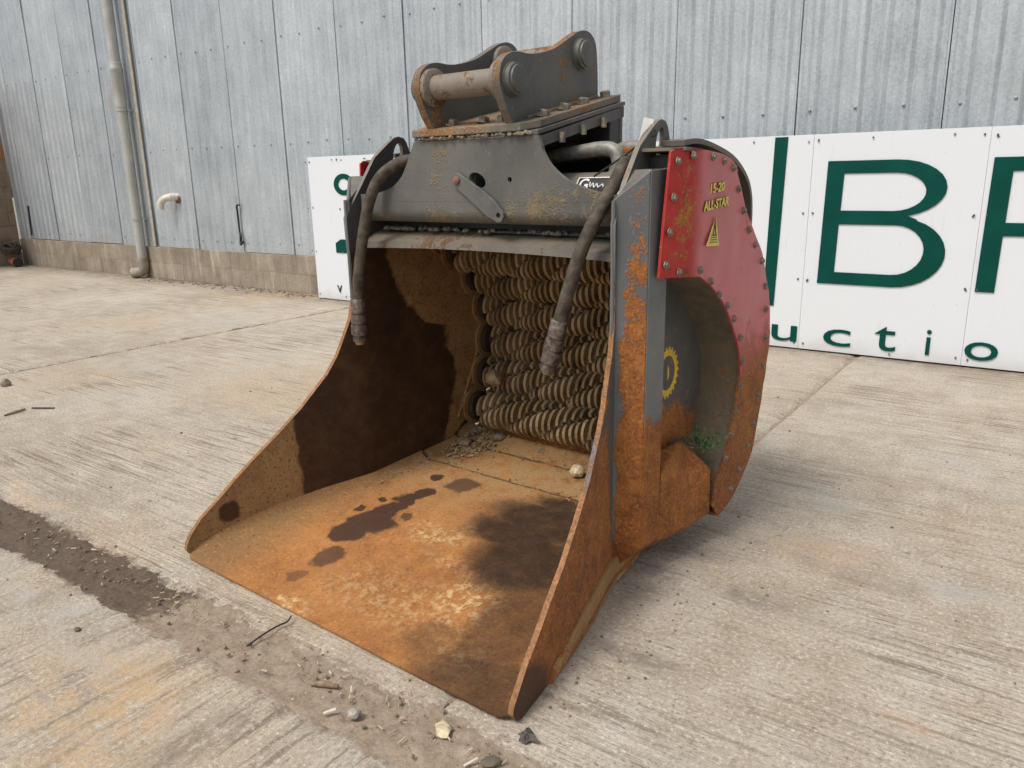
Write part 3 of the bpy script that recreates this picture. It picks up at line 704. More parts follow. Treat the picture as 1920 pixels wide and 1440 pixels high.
def letter(name, outl, holes=()):
    v, f, k = g_plate(outl, holes, lambda a, b: (a, YS-.0075, b), lambda a, b: (a, YS-.0035, b))
    me = bpy.data.meshes.new('m'); me.from_pydata([tuple(q) for q in v], [], f); me.update()
    o = link(name, me, M['green'], sg); o.matrix_parent_inverse = SI; return o
letter('letter_b', [(-1.497, .527), (-1.487, 1.408), (-1.03, 1.408)]+arc(-1.03, 1.213, .325, .195, 90, -72)[1:]+[(-.868, 1.003)]+arc(-.985, .770, .315, .243, 68, -90)+[],
       [[(-1.375, 1.06), (-1.370, 1.32)]+[(-1.05, 1.32)]+arc(-1.03, 1.19, .20, .13, 88, -88)+[], [(-1.383, .615), (-1.378, .962)]+arc(-1.0, .788, .195, .174, 90, -90)])
letter('letter_p', [(-.466, .53), (-.456, 1.406), (-.0, 1.406)]+arc(0, 1.155, .33, .251, 90, -90)[1:]+[(-.349, .904), (-.353, .53)],
       [[(-.346, .99), (-.342, 1.318), (-.02, 1.318)]+arc(-.02, 1.154, .215, .164, 88, -88)+[(-.02, .99)]])
letter('green_bar', [(-1.895, .33), (-1.880, 1.588), (-1.785, 1.588), (-1.808, .33)])
letter('green_ring', arc(-6.55, 1.295, .155, .115, 90, 450, 40)[:-1], [arc(-6.55, 1.295, .085, .062, 90, 450, 30)[:-1]])
letter('green_tab', [(-6.745, .55), (-6.745, .655), (-6.66, .70), (-6.45, .70), (-6.45, .55)])
def text_mesh(s, size, ext=.002, sx=1.0, off=0.0, shear=0.0):
    c = bpy.data.curves.new('t', 'FONT'); c.body = s; c.size = size; c.extrude = ext; c.offset = off; c.align_x = 'CENTER'; c.resolution_u = 4; c.shear = shear
    o = bpy.data.objects.new('t', c); COL.objects.link(o); bpy.context.view_layer.update()
    me = bpy.data.meshes.new_from_object(o.evaluated_get(bpy.context.evaluated_depsgraph_get()))
    bpy.data.objects.remove(o, do_unlink=True)
    for v in me.vertices: v.co.x *= sx
    me.materials.clear(); return me
for ch, x0, x1, z0, z1 in (('u', -1.81, -1.615, .060, .184), ('c', -1.418, -1.222, .060, .188), ('t', -1.058, -.915, .060, .240), ('i', -.722, -.692, .063, .243), ('o', -.480, -.280, .060, .188)):
    me = text_mesh(ch, .2, .002, 1, .0005)
    xs = [v.co.x for v in me.vertices]; ys = [v.co.y for v in me.vertices]
    for v in me.vertices: v.co.x = x0+(v.co.x-min(xs))*(x1-x0)/(max(xs)-min(xs)); v.co.y = z0+(v.co.y-min(ys))*(z1-z0)/(max(ys)-min(ys))
    o = link('letter_'+ch, me, M['green'], sg); o.matrix_parent_inverse = SI; o.location = (0, YS-.0055, 0); o.rotation_euler = (math.pi/2, 0, 0)
me = text_mesh('v', .19, .002, 1.0, -.001); o = link('letter_v', me, M['green'], sg); o.matrix_parent_inverse = SI; o.location = (-6.735, YS-.0055, .095); o.rotation_euler = (math.pi/2, 0, 0)
parts = []; rr = random.Random(8)
for i, x in enumerate(edges):
    for dx in (-.035, .035):
        for z in (.06, .55, 1.04, 1.55):
            parts.append(g_tube([(x+dx+rr.uniform(-.01, .01), YS-.001, z+rr.uniform(-.02, .02)), (x+dx, YS-.0085, z)], .0065, 8))
    for k in range(3): parts.append(g_tube([(x+.4+k*.25, YS-.001, .04 if k % 2 else 1.56), (x+.4+k*.25, YS-.0085, .04 if k % 2 else 1.56)], .0065, 8))
o = link('sign_screws', mesh(*merge(*parts)), plain('sign_screws', (.16, .16, .16), .5, .5)); o.parent = sg; o.matrix_parent_inverse = SI; tag(o, kind='stuff')

# ------------------------------------------------------------------ THE SCREENING BUCKET
WD = 1.534; MID = WD/2
bk = empty('screening_bucket', tuple(ORG), TH)
tag(bk, 'rusty grey excavator screening bucket with red side covers, standing on the concrete', 'excavator bucket')
def delta(v): return float(np.interp(v, [-.1, .04, .30, .50, .70, .78, 3], [0, 0, .043, .092, .150, .168, .170]))
T = .017
front = [(.045, .002), (.018, .010), (.006, .030), (.010, .052), (.03, .083), (.075, .133), (.14, .183), (.215, .246), (.29, .304), (.395, .385), (.495, .468), (.61, .588), (.655, .655), (.69, .73), (.722, .80), (.738, .876), (.742, .94), (.741, 1.003), (.736, 1.10), (.733, 1.19), (.740, 1.208), (.809, 1.308), (.89, 1.418), (.965, 1.472)]
eye = [(1.0, 1.494), (1.025, 1.501), (1.052, 1.496), (1.070, 1.478), (1.085, 1.44), (1.105, 1.385), (1.13, 1.36)]
rear = [(1.30, 1.36), (1.50, 1.30), (1.60, 1.16), (1.64, .95), (1.63, .70), (1.55, .45), (1.42, .25), (1.25, .13), (1.1, .075), (.95, .04), (.8, .012), (.6, .003), (.3, .002), (.1, .001)]
hole = [(1.018+.026*math.cos(a)+.010*math.sin(a), 1.432+.045*math.sin(a)) for a in np.linspace(0, 2*math.pi, 18, endpoint=False)]
outl = front+eye+rear
for sgn in (0, 1):
    def fin(v, z, s=sgn): d = delta(v)+T; return (d if s == 0 else WD-d, v, z)
    def fout(v, z, s=sgn): d = delta(v); return (d if s == 0 else WD-d, v, z)
    o = plate('cheek_plate', outl, [hole], fin, fout, [M['cheek_in'], M['cheek_out'], M['edge']], bk, grid=.05)
    smooth_by_angle(o.data, 30)
    # curved weld bead where the side liner meets the screen section
    wl = [(1.10, 1.10), (1.181, 1.042), (1.32, .95), (1.437, .837), (1.485, .75), (1.495, .676), (1.473, .549), (1.395, .381), (1.318, .235)]
    tube('weld_bead', [(delta(a)+T+.002 if sgn == 0 else WD-delta(a)-T-.002, a, b) for a, b in catmull(wl, 5)], .006, M['cheek_in'], bk, 6)
# floor plates
FZ = lambda v: float(np.interp(v, [-1, 0, .12, .3, .55, .8, 1.07, 1.31, 1.38, 1.43], [.008, .008, .02, .048, .078, .092, .104, .118, .136, .158]))
def floor_plate(v0, v1, dz, nv, lip=False):
    vs = [v0+(v1-v0)*k/nv for k in range(nv+1)]; us = list(np.concatenate([np.linspace(0, .06, 7), np.linspace(.10, .90, 15), np.linspace(.94, 1, 7)])); n = len(us)
    V, Fc = [], []
    for side in (0, 1):
        for v in vs:
            a, b = delta(v)+.004, WD-delta(v)-.004
            for s in us:
                e = min(s, 1-s); up = .05*max(0, 1-e/.06)**2*min(1, v/.15+.1)
                vv = v+(.035*max(0, 1-e/.03)**2 if lip and v < .03 else 0)
                z = FZ(vv)+dz+up+.0025*nz(a+(b-a)*s, vv, 4, 2)
                if side: z = z-(.006 if lip and v < .03 else .018)
                V.append((a+(b-a)*s, vv, z))
    N = n*(nv+1)
    for j in range(nv):
        for i in range(n-1): q = (j*n+i, j*n+i+1, (j+1)*n+i+1, (j+1)*n+i); Fc += [q, tuple(N+k for k in reversed(q))]
    for i in range(n-1): Fc += [(i, N+i, N+i+1, i+1), (nv*n+i, nv*n+i+1, N+nv*n+i+1, N+nv*n+i)]
    for j in range(nv): Fc += [(j*n, (j+1)*n, N+(j+1)*n, N+j*n), (j*n+n-1, N+j*n+n-1, N+(j+1)*n+n-1, (j+1)*n+n-1)]
    me = mesh(V, Fc); smooth_by_angle(me, 40); return link('floor_plate', me, M['floor'], bk)
floor_plate(0, 1.066, .005, 40, True); floor_plate(1.075, 1.306, -.001, 8); floor_plate(1.315, 1.43, -.006, 6)
# belly, with an invented closed back so the screen gaps stay dark
sh = catmull([(.30, .001), (.45, .001), (.75, .006), (.98, .030), (1.2, .055), (1.45, .115), (1.62, .33), (1.70, .68), (1.70, .95), (1.655, 1.17), (1.56, 1.32), (1.40, 1.40), (1.2, 1.425), (1.06, 1.418)], 6)
prof = thicken([tuple(p) for p in sh], .016)
def shell_mesh():
    n = len(prof); V, Fc = [], []
    for k in (0, 1):
        for a, b in prof:
            d = delta(a)+.0035; V.append((d if k == 0 else WD-d, a, b))
    Fc = [(i, (i+1) % n, n+(i+1) % n, n+i) for i in range(n)]
    h = n//2
    for base in (0, n): Fc += [(base+i, base+i+1, base+n-2-i, base+n-1-i) for i in range(h-1)]
    me = mesh(V, Fc); return smooth_by_angle(me, 40)
link('belly_with_added_back', shell_mesh(), M['belly'], bk)
# side gear case, stiffener, red cover on both sides
UO = 1.52
inner_px = [(1315, 520), (1338, 543), (1363, 583), (1380, 635), (1386, 690), (1381, 750), (1369, 808), (1354, 860), (1343, 900), (1337, 950)]
outer_px = [(1345, 968), (1375, 922), (1400, 860), (1416, 795), (1431, 720), (1439, 640), (1441, 580), (1439, 535), (1427, 476), (1410, 428), (1396, 387), (1386, 330), (1369, 297), (1320, 281), (1272, 277), (1258, 284)]
inner = [tuple(p) for p in catmull([bu(*p, UO) for p in inner_px], 4)]
outer = [tuple(p) for p in catmull([bu(*p, UO) for p in outer_px], 4)]
def fold(v): return -.40*max(0, .96-v)
BL = bu(1237, 522, 1.474); outer[-1] = bu(1258, 284, 1.484); outer[-5:-1] = [lerp2 for lerp2 in [bu(1318, 281, UO), bu(1298, 279, 1.51), bu(1280, 277, 1.50), bu(1268, 278, 1.49)]]
red_outline = [BL]+inner+outer
bolts_px = [(1276, 302), (1301, 291), (1336, 294), (1358, 302), (1377, 314), (1387, 355), (1396, 395), (1405, 431), (1417, 459), (1428, 489), (1437, 537), (1437, 580), (1435, 633), (1430, 687), (1422, 740), (1411, 793), (1399, 835), (1385, 880), (1368, 915),
            (1269, 370), (1264, 436), (1257, 498), (1280, 511), (1315, 507), (1334, 528), (1349, 552), (1365, 573), (1378, 598), (1388, 633), (1392, 678), (1389, 722), (1381, 770), (1371, 815), (1358, 858)]
hexm = None
def g_hex(u, v, z, r, h, s, rot=0):
    a, f = g_tube([(u, v, z), (u+s*.004, v, z)], r*1.5, 10)
    b, g = g_tube([(u+s*.004, v, z), (u+s*h*.8, v, z), (u+s*h, v, z)], [r, r, r*.75], 6)
    return merge((a, f), (b, g))
def dent(v, z): return .007*nz(v, z, 5, 9)+.004*nz(v, z, 14, 10)+fold(v)
for s in (1, -1):
    LX = 0 if s == 1 else .105      # the left case is shallower
    LS = 0 if s == 1 else .034
    m3 = (lambda u: u) if s == 1 else (lambda u: WD-(u-(LX if u > 1.46 else LS if u > 1.40 else 0)))
    cov = plate('side_cover', red_outline, [], lambda v, z: (m3(UO)+s*(.004+dent(v, z)*(1 if s == 1 else .3)), v, z), lambda v, z: (m3(UO)+s*(-.004+dent(v, z)*(1 if s == 1 else .3)), v, z), M['red'], bk, grid=.035)
    smooth_by_angle(cov.data, 40)
    v0, f0 = g_hex(0, 0, 0, .0088, .011, s)
    bm0 = mesh(v0, f0); bm0.materials.append(M['bolt'])
    for i, p in enumerate(bolts_px):
        a, b = bu(*p, UO+.006)
        for _ in range(12): a, b = bu(*p, UO+.006+.7*fold(a))
        o = link('bolt', bm0, None, cov); o.location = (m3(UO)+s*(.004+dent(a, b)*(1 if s == 1 else .3)), a, b); o.rotation_euler = (i*.7, 0, 0)
    # casing walls (inside the cover, set in a little so that the cover overhangs)
    def wallstrip(name, line, mat, u0, u1, t):
        pf = thicken(line, t); n = len(pf); V = []
        for u in (u0, u1): V += [(m3(u), a, b) for a, b in pf]
        h = n//2; Fc = [(i, (i+1) % n, n+(i+1) % n, n+i) for i in range(n)]
        for base in (0, n): Fc += [(base+i, base+i+1, base+n-2-i, base+n-1-i) for i in range(h-1)]
        return link(name, smooth_by_angle(mesh(V, Fc), 40), mat, bk)
    wallstrip('case_inner_wall', [(a+.010, b-.004) for a, b in inner], M['casing'], WD-.169, UO-.006, .01)
    wallstrip('case_outer_wall', [(a-.012, b+.004) for a, b in outer[:-6]], M['casing'], WD-.169, UO-.006, .01)
    wallstrip('case_shelf', [(.965, BL[1]+.012), (inner[0][0]+.005, inner[0][1]+.012)], M['casing'], WD-.169, UO-.006, .01)
    wallstrip('case_front_wall', [(.955, 1.385), (.955, 1.10), (.955, BL[1]+.02)], M['dark'], WD-.169, UO-.012, .008)  # dark colour stands in for the shade in the gap behind the cover
    wallstrip('case_top_wall', [(1.30, 1.345), (1.05, 1.388), (.97, 1.392)], M['casing'], WD-.169, UO-.008, .008)
    # rear drum rim showing behind the cover
    rim = [tuple(p) for p in catmull([(1.02, 1.418), (1.12, 1.426), (1.243, 1.413), (1.404, 1.378), (1.52, 1.322), (1.58, 1.26), (1.60, 1.17), (1.59, 1.05)], 5)]
    wallstrip('drum_rim', rim, M['ledge'], WD-.166, WD-.085, .016)
    # stiffener: front face slanting out, flat outer face, open back
    zt = 1.352
    st = [((WD-.172, .740), (WD-.082, .806)), ((WD-.082, .806), (WD-.082, .925))]
    def quadstrip(name, a, b, z0a, z0b, z1a, z1b, mat, t=.012):
        (ua, va), (ub, vb) = a, b
        n = Vector((vb-va, -(ub-ua), 0)).normalized()*-t
        if name == 'stiffener_side': n = Vector((-t, 0, 0))
        zs = np.linspace(0, 1, 9); V = []
        for k in (0, 1):
            for q in zs:
                for (u, v, z0, z1) in ((ua, va, z0a, z1a), (ub, vb, z0b, z1b)):
                    V.append((m3(u+n.x*k), v+n.y*k, z0+(z1-z0)*q))
        Fc = []; N = 18
        for i in range(8):
            Fc += [(2*i, 2*i+1, 2*i+3, 2*i+2), (N+2*i, N+2*i+2, N+2*i+3, N+2*i+1), (2*i, 2*i+2, N+2*i+2, N+2*i), (2*i+1, N+2*i+1, N+2*i+3, 2*i+3)]
        Fc += [(0, N, N+1, 1), (16, 17, N+17, N+16)]
        return link(name, mesh(V, Fc), mat, bk, bevel=.003)
    quadstrip('stiffener_front', (WD-.172, .742), (WD-.084, .804), .17, .135, 1.262, 1.345, M['strip'])
    quadstrip('stiffener_side', (WD-.082, .807), (WD-.082, .925), .135, .125, 1.345, 1.352, M['strip_face'])
    V = [(m3(WD-.170), .745, .165), (m3(WD-.086), .806, .137), (m3(WD-.084), .925, .127), (m3(WD-.166), .95, .045), (m3(WD-.168), .80, .05)]
    link('stiffener_foot', mesh(V+[(a, b+.004, c+.008) for a, b, c in V], [(0, 1, 2, 3, 4), (9, 8, 7, 6, 5)]+[(i, (i+1) % 5, 5+(i+1) % 5, 5+i) for i in range(5)]), M['guard'], bk)
    # sloping cap on top of the stiffener
    V = [(m3(WD-.170), .765, 1.268), (m3(WD-.086), .812, 1.348), (m3(WD-.086), .93, 1.350), (m3(WD-.170), .93, 1.350), (m3(WD-.170), .86, 1.348)]
    V2 = [(a, b, c-.010) for a, b, c in V]
    link('stiffener_cap', mesh(V+V2, [(0, 1, 2, 3, 4), (9, 8, 7, 6, 5)]+[(i, (i+1) % 5, 5+(i+1) % 5, 5+i) for i in range(5)]), M['grey'], bk)
    tube('weld_bead', [(m3(WD-.168), .738, z) for z in np.linspace(.17, 1.26, 14)], .006, M['strip_face'], bk, 6)
    # lower guard: faceted plate from the cheek out to the cover
    G = {'a': (WD-.168, .80, .06), 'b': (WD-.166, 1.04, .39), 'c': (WD-.11, 1.145, .415), 'd': (UO-.012, 1.212, .302), 'e': (UO-.012, 1.225, .125), 'f': (WD-.082, .93, .120), 'g': (UO-.03, 1.12, .112), 'h': (WD-.168, 1.25, .36), 'i': (WD-.168, 1.25, .10), 'm': (UO-.035, 1.11, .215), 'n': (WD-.082, .93, .36)}
    ks = list(G); V = [(m3(G[k][0]), G[k][1], G[k][2]) for k in ks]; ix = {k: i for i, k in enumerate(ks)}
    fcs = ['fgmn', 'nmc', 'ncb', 'gedm', 'mdc', 'abnf', 'bch', 'cdh', 'deih', 'geia', 'fga']
    me = mesh(V, [tuple(ix[c] for c in fc) for fc in fcs]); link('lower_guard', smooth_by_angle(me, 18), M['guard'], bk, bevel=.010, seg=3)

    # rolled wear edge under the cheek
    band = [(.20, 0), (.5, 0), (.75, .004), (.90, .022), (.97, .050), (.86, .098), (.72, .098), (.45, .085), (.22, .040)]
    v_, f_, k_ = g_plate(band, [], lambda a, b: (MID+s*(MID-delta(a)+.009), a, b), lambda a, b: (MID+s*(MID-delta(a)-.002), a, b), .04); link('wear_band', mesh(v_, f_), M['band'], bk)
    we = [(.30, .010), (.45, .010), (.60, .012), (.75, .016), (.88, .03), (1.0, .048)]
    tube('wear_edge', [(MID+s*(MID-delta(a)-.004), a, b+.010) for a, b in catmull(we, 4)], [.006]+[.016]*(len(we)*4-5)+[.012], M['guard'], bk, 8)

# decals on the right side
def decal(name, txt, c, wid, hgt, mat, lift, off):
    me = text_mesh(txt, .05, .0008, 1, off, .12); base = text_mesh(txt, .05, .0008, 1, .001, .12)
    xs = [v.co.x for v in base.vertices]; ys = [v.co.y for v in base.vertices]; cx_, cy_ = (min(xs)+max(xs))/2, (min(ys)+max(ys))/2
    for v in me.vertices: v.co.x = (v.co.x-cx_)*wid/(max(xs)-min(xs)); v.co.y = (v.co.y-cy_)*hgt/(max(ys)-min(ys))
    o = link(name, me, mat, cov); o.rotation_euler = (math.pi/2-.0, -.06, math.pi/2); o.location = (UO+.004+dent(*c)+lift, *c)
    return o
cov = [o for o in bpy.data.objects if o.name.startswith('side_cover')][0]
for txt, c, wid in (('15-20', (1.107, 1.290), .108), ('ALL-STAR', (1.100, 1.240), .188)):
    decal('decal_outline', txt, c, wid, .030, M['outline'], .0035, .0022)
    decal('decal_text', txt, c, wid, .030, M['yellow2'], .0050, .0012)
t0, t1, t2 = bu(1341, 405, UO+.01), bu(1323, 462, UO+.01), bu(1347, 460, UO+.01)
def tri_decal(name, pts, u, mat):
    v, f = g_prism([tuple(p) for p in pts], lambda a, b: (u, a, b), lambda a, b: (u+.001, a, b)); return link(name, mesh(v, f), mat, cov)
tri_decal('warning_sticker', [t0, t1, t2], UO+.0115, M['yellow2'])
def lerp(a, b, t): return (a[0]+(b[0]-a[0])*t, a[1]+(b[1]-a[1])*t)
for q in (.62, .70, .78, .86):
    l, r = lerp(t0, t1, q), lerp(t0, t2, q); l2, r2 = lerp(l, r, .15), lerp(l, r, .85)
    h = .004 if q < .65 else .0028
    tri_decal('sticker_line', [l2, r2, (r2[0], r2[1]-h), (l2[0], l2[1]-h)], UO+.0128, M['dimink'])
c0 = lerp(lerp(t0, t1, .42), lerp(t0, t2, .42), .5)
tri_decal('sticker_mark', [(c0[0], c0[1]+.04), (c0[0]-.013, c0[1]-.02), (c0[0]-.007, c0[1]-.02), (c0[0], c0[1]+.012), (c0[0]+.007, c0[1]-.02), (c0[0]+.013, c0[1]-.02)], UO+.0128, M['outline'])
# yellow gear logo on the recessed plate
ga, gb = 1.122, .658
gear = []
for k in range(22):
    for da, r in ((-.10, .083), (-.05, .094), (.05, .094), (.10, .083)): a = 2*math.pi*(k+da*3)/22; gear.append((ga+r*.92*math.cos(a), gb+r*math.sin(a)))
ring = [(ga+.062*.92*math.cos(a), gb+.062*math.sin(a)) for a in np.linspace(0, 2*math.pi, 40, endpoint=False)]
v, f, k = g_plate(gear, [ring], lambda a, b: (WD-.1685, a, b), lambda a, b: (WD-.1670, a, b)); link('gear_logo', mesh(v, f), M['yellow'], bk)
v, f = g_prism([(ga+.004+.010*math.cos(a)*(1 if math.cos(a) > 0 else .2), gb+.026*math.sin(a)) for a in np.linspace(0, 6.28, 16, endpoint=False)], lambda a, b: (WD-.1685, a, b), lambda a, b: (WD-.1670, a, b)); link('gear_logo_centre', mesh(v, f), M['yellow'], bk)

# ---- screening shafts with hooked discs
rows = [(1.33, 1.012), (1.455, .892), (1.53, .745), (1.545, .583), (1.51, .422), (1.44, .270)]
R0 = .098
def disc_mesh():
    n = 4; e = .0068
    parts = [g_tube([(-e*.9, 0, 0), (e*.9, 0, 0)], .052, 18)]
    for k in range(n):
        pts = []
        for a, r in [(-8, .048), (0, .066), (9, .081), (22, .092), (38, .096), (54, .097), (68, .096), (82, .092), (84, .072), (70, .074), (56, .068), (38, .048)]:
            an = math.radians(90*k+a); pts.append((r*math.cos(an), r*math.sin(an)))
        parts.append(g_prism(pts, lambda a, b: (-e, a, b), lambda a, b: (e, a, b)))
    return mesh(*merge(*parts))
dm = disc_mesh(); dm.materials.append(M['disc'])
PD = .0345
for ri, (v, z) in enumerate(rows):
    sh_o = tube('screen_shaft', [(delta(v)+T+.002, v, z), (WD-delta(v)-T-.002, v, z)], .038, M['shaft'], bk, 16)
    for s in (delta(v)+T+.004, WD-delta(v)-T-.016): tube('bearing_ring', [(s, v, z), (s+.012, v, z)], .092, M['cheek_in'], sh_o, 24)
    for s in (delta(v)+T+.018, WD-delta(v)-T-.046): tube('spacer_ring', [(s, v, z), (s+.028, v, z)], .07, M['shaft'], sh_o, 20)
    u = .268+(PD/2 if ri % 2 else 0); k = 0
    while u < WD-.262:
        o = link('screen_disc', dm, None, sh_o); o.location = (u+random.uniform(-.0015, .0015), v, z); o.rotation_euler = (math.radians(180-(k*15+ri*33+random.uniform(-5, 5))), random.uniform(-.02, .02), random.uniform(-.03, .03)); u += PD; k += 1
        o.scale = (1, random.uniform(.96, 1.02), random.uniform(.96, 1.02))

# ---- upper frame
# front beam plate with side scallops
VB = .80
bt = [(.493, 1.462), (1.046, 1.462)]
rs_ = [bv(*p, VB) for p in ((1015, 272), (1018, 285), (1033, 310), (1058, 333), (1092, 351), (1135, 363))]
ls_ = [bv(*p, VB) for p in ((703, 364), (733, 352), (752, 332), (762, 308), (770, 285))]
sc_r = [tuple(p) for p in catmull(rs_, 4)]; sc_l = [tuple(p) for p in catmull(ls_, 4)]
bo = bt+sc_r+[(1.343, sc_r[-1][1]-.006), (1.343, 1.252), (.191, 1.252), (.191, sc_l[0][1])]+sc_l
slot = [(.790+.034*math.cos(a), 1.325+.026*math.sin(a)) for a in np.linspace(0, 6.283, 16, endpoint=False)]
slot2 = [(.93+.009*math.cos(a), 1.325+.009*math.sin(a)) for a in np.linspace(0, 6.283, 10, endpoint=False)]
slot = [(a-.015*(b-1.325)/.03, b) for a, b in slot]
plate('beam_face', bo, [slot, slot2], lambda a, b: (a, VB, b), lambda a, b: (a, VB+.016, b), M['beam'], bk, bevel=.003)
pf = [(VB, 1.252), (VB, 1.225)]+[(VB+.045-.045*math.cos(a), 1.222-.045*math.sin(a)) for a in np.linspace(.1, 1.57, 8)]+[(.92, 1.176), (1.02, 1.176)]
link('beam_fold', smooth_by_angle(mesh(*g_sweep(thicken(pf, .014), .191, 1.343, 6)), 40), M['beam'], bk)
# ledge plate above the opening (bent, its lower edge slightly bowed)
def ledge():
    pr = [(1.0, 1.150), (.90, 1.140), (.862, 1.128), (.800, 1.098), (.795, 1.074)]; prf = thicken(pr, .012); n = len(prf); V, Fc = [], []; nu = 14
    for k in range(nu+1):
        s = k/nu; u = .191+(1.343-.191)*s; b = .012*(1-(2*s-1)**2)
        V += [(u, a, z+(b if a < .83 else b*.4)) for a, z in prf]
    for k in range(nu): Fc += [(k*n+i, k*n+(i+1) % n, (k+1)*n+(i+1) % n, (k+1)*n+i) for i in range(n)]
    h = n//2
    for base in (0, nu*n): Fc += [(base+i, base+i+1, base+n-2-i, base+n-1-i) for i in range(h-1)]
    return smooth_by_angle(mesh(V, Fc), 30)
link('ledge_plate', ledge(), M['ledge'], bk)
box('crevice_plate', .191, 1.343, .93, .945, 1.153, 1.176, M['dark'], bk)
tube('ledge_rod', [(.75, .868, 1.148), (1.05, .866, 1.148), (1.34, .866, 1.147)], .005, M['dark'], bk, 6)
parts = []; rr = random.Random(21)
for k in range(150):
    u = rr.choice([rr.uniform(.24, .62), rr.uniform(.24, 1.3)]); parts.append(g_rock((u, rr.uniform(.85, .915), 1.147+.006*rr.random()), rr.choice([.006, .009, .012, .015]), k, 1, .6))
o = link('ledge_soil', mesh(*merge(*parts)), plain('ledge_soil', (.13, .12, .09), .95, var=.4, sc=60, bstr=.5), bk); tag(o, kind='stuff')
# mounting plate: rises to the rear
PS = math.atan2(.115, .53)
def pz(v): return 1.476+(v-.79)*math.tan(PS)
def slabz(name, u0, u1, v0, v1, d0, d1, mat, bevel=.004, cut=0):
    poly = [(u0, v0), (u1-cut, v0), (u1, v0+cut), (u1, v1), (u0, v1)] if cut else [(u0, v0), (u1, v0), (u1, v1), (u0, v1)]
    v, f = g_prism(poly, lambda a, b: (a, b, pz(b)+d0), lambda a, b: (a, b, pz(b)+d1)); return link(name, mesh(v, f), mat, bk, bevel=bevel)
slabz('mounting_plate', .500, 1.036, .785, 1.335, .0, .026, M['mount'], .004, .05)
slabz('adapter_flange', .495, 1.046, .801, 1.350, -.016, -.0015, M['grey'], .002)
# box under the plate
v, f = g_prism([(.818, 1.459), (1.345, pz(1.345)-.018), (1.345, pz(1.345)-.055), (.818, 1.425)], lambda a, b: (1.030, a, b), lambda a, b: (1.044, a, b)); link('box_rail', mesh(v, f), M['grey'], bk)
v, f = g_prism([(.818, 1.459), (1.345, pz(1.345)-.018), (1.345, pz(1.345)-.055), (.818, 1.425)], lambda a, b: (.490, a, b), lambda a, b: (.504, a, b)); link('box_rail', mesh(v, f), M['grey'], bk)
for u0, u1 in ((.50, 1.044),):
    box('box_back', u0, u1, 1.318, 1.338, 1.19, pz(1.318)-.018, M['grey'], bk, .003)
box('box_post', .93, 1.042, 1.25, 1.316, 1.19, 1.535, M['dark'], bk, .003)
box('box_web', .745, .765, .82, 1.315, 1.19, 1.455, M['dark'], bk)
box('top_deck', .196, 1.338, 1.02, 1.40, 1.165, 1.177, M['dark'], bk)
box('top_deck_rear', .196, 1.338, 1.37, 1.388, 1.178, 1.40, M['dark'], bk)
for v in (.93, 1.06, 1.19):
    z = pz(v)-.020
    tube('stud', [(1.052, v, z-.045), (1.052, v, z-.012)], .011, M['bolt'], bk, 8)
# ears
ear_px = [(962, 252), (951, 205), (938, 160), (937, 135), (942, 113), (955, 99), (972, 96), (990, 100), (1012, 99), (1040, 90), (1066, 72), (1083, 60), (1097, 57), (1109, 64), (1117, 82), (1120, 110), (1121, 150), (1121, 192)]
er = [bu(*p, .958) for p in ear_px]
ear_o = [er[0]]+[tuple(p) for p in catmull(er[1:-1], 4)]+[er[-1]]
ear_o[0] = (ear_o[0][0], pz(ear_o[0][0])+.012); ear_o[-1] = (ear_o[-1][0], pz(ear_o[-1][0])+.026)
ear_o[0] = (.812, 1.470)
pinF, pinB = bu(976, 147, .99), bu(1103, 100, .99)
for s in (1, -1):
    m3 = (lambda u: u) if s == 1 else (lambda u: WD-u)
    e = plate('mounting_ear', ear_o, [], lambda a, b: (m3(.958), a, b), lambda a, b: (m3(.926), a, b), [M['ear'], M['ear'], M['edge2']], bk, bevel=.003)
    for c in (pinF, pinB):
        p, r = stepped((m3(.954), *c), (m3(.990), *c), [(0, .054), (.25, .054), (.3, .050), (.75, .050), (.80, .043), (.97, .042), (1, .039)])
        tube('pin_boss', p, r, M['ear'], e, 28)
        p, r = stepped((m3(.930), *c), (m3(.905), *c), [(0, .064), (.8, .064), (1, .058)])
        tube('inner_boss', p, r, M['pin'], e, 28)
    tube('weld_bead', [(m3(.962), a, pz(a)+.030) for a in np.linspace(.86, 1.29, 14)], .007, M['mount'], e, 6)
tube('front_pin', [(MID-.165, *pinF), (MID+.165, *pinF)], .041, M['pin'], bk, 28)
tube('rear_pin', [(MID-.165, *pinB), (MID+.165, *pinB)], .041, M['pin'], bk, 28)
# plate bolts
hx = mesh(*merge(g_tube([(0, 0, 0), (0, 0, .005)], .026, 14), g_tube([(0, 0, .005), (0, 0, .020), (0, 0, .023)], [.019, .019, .015], 6))); hx.materials.append(M['bolt'])
for (u, v) in [(1.000, .90), (1.000, 1.02), (1.000, 1.14), (1.000, 1.285), (.535, .90), (.535, 1.02), (.535, 1.14), (.535, 1.285), (.655, .835), (.79, .84), (.875, .835), (.66, 1.29), (.87, 1.29)]:
    o = link('plate_bolt', hx, None, bk); o.location = (u, v, pz(v)+.024); o.rotation_euler = (PS, 0, random.random()*3)
# soil ledge in front of the plate
parts = [g_rock((random.uniform(.52, 1.02), random.uniform(.79, .80), 1.466+random.uniform(0, .006)), random.choice([.006, .009, .012]), k+70, 1, .6) for k in range(70)]
parts += [g_rock((random.uniform(.60, .93), random.uniform(.83, 1.2), pz(1.0)), .004, k+170, 1, .6) for k in range(0)]
o = link('plate_soil', mesh(*merge(*parts)), plain('plate_soil', (.24, .20, .14), .95, var=.4, sc=60, bstr=.5), bk); tag(o, kind='stuff')
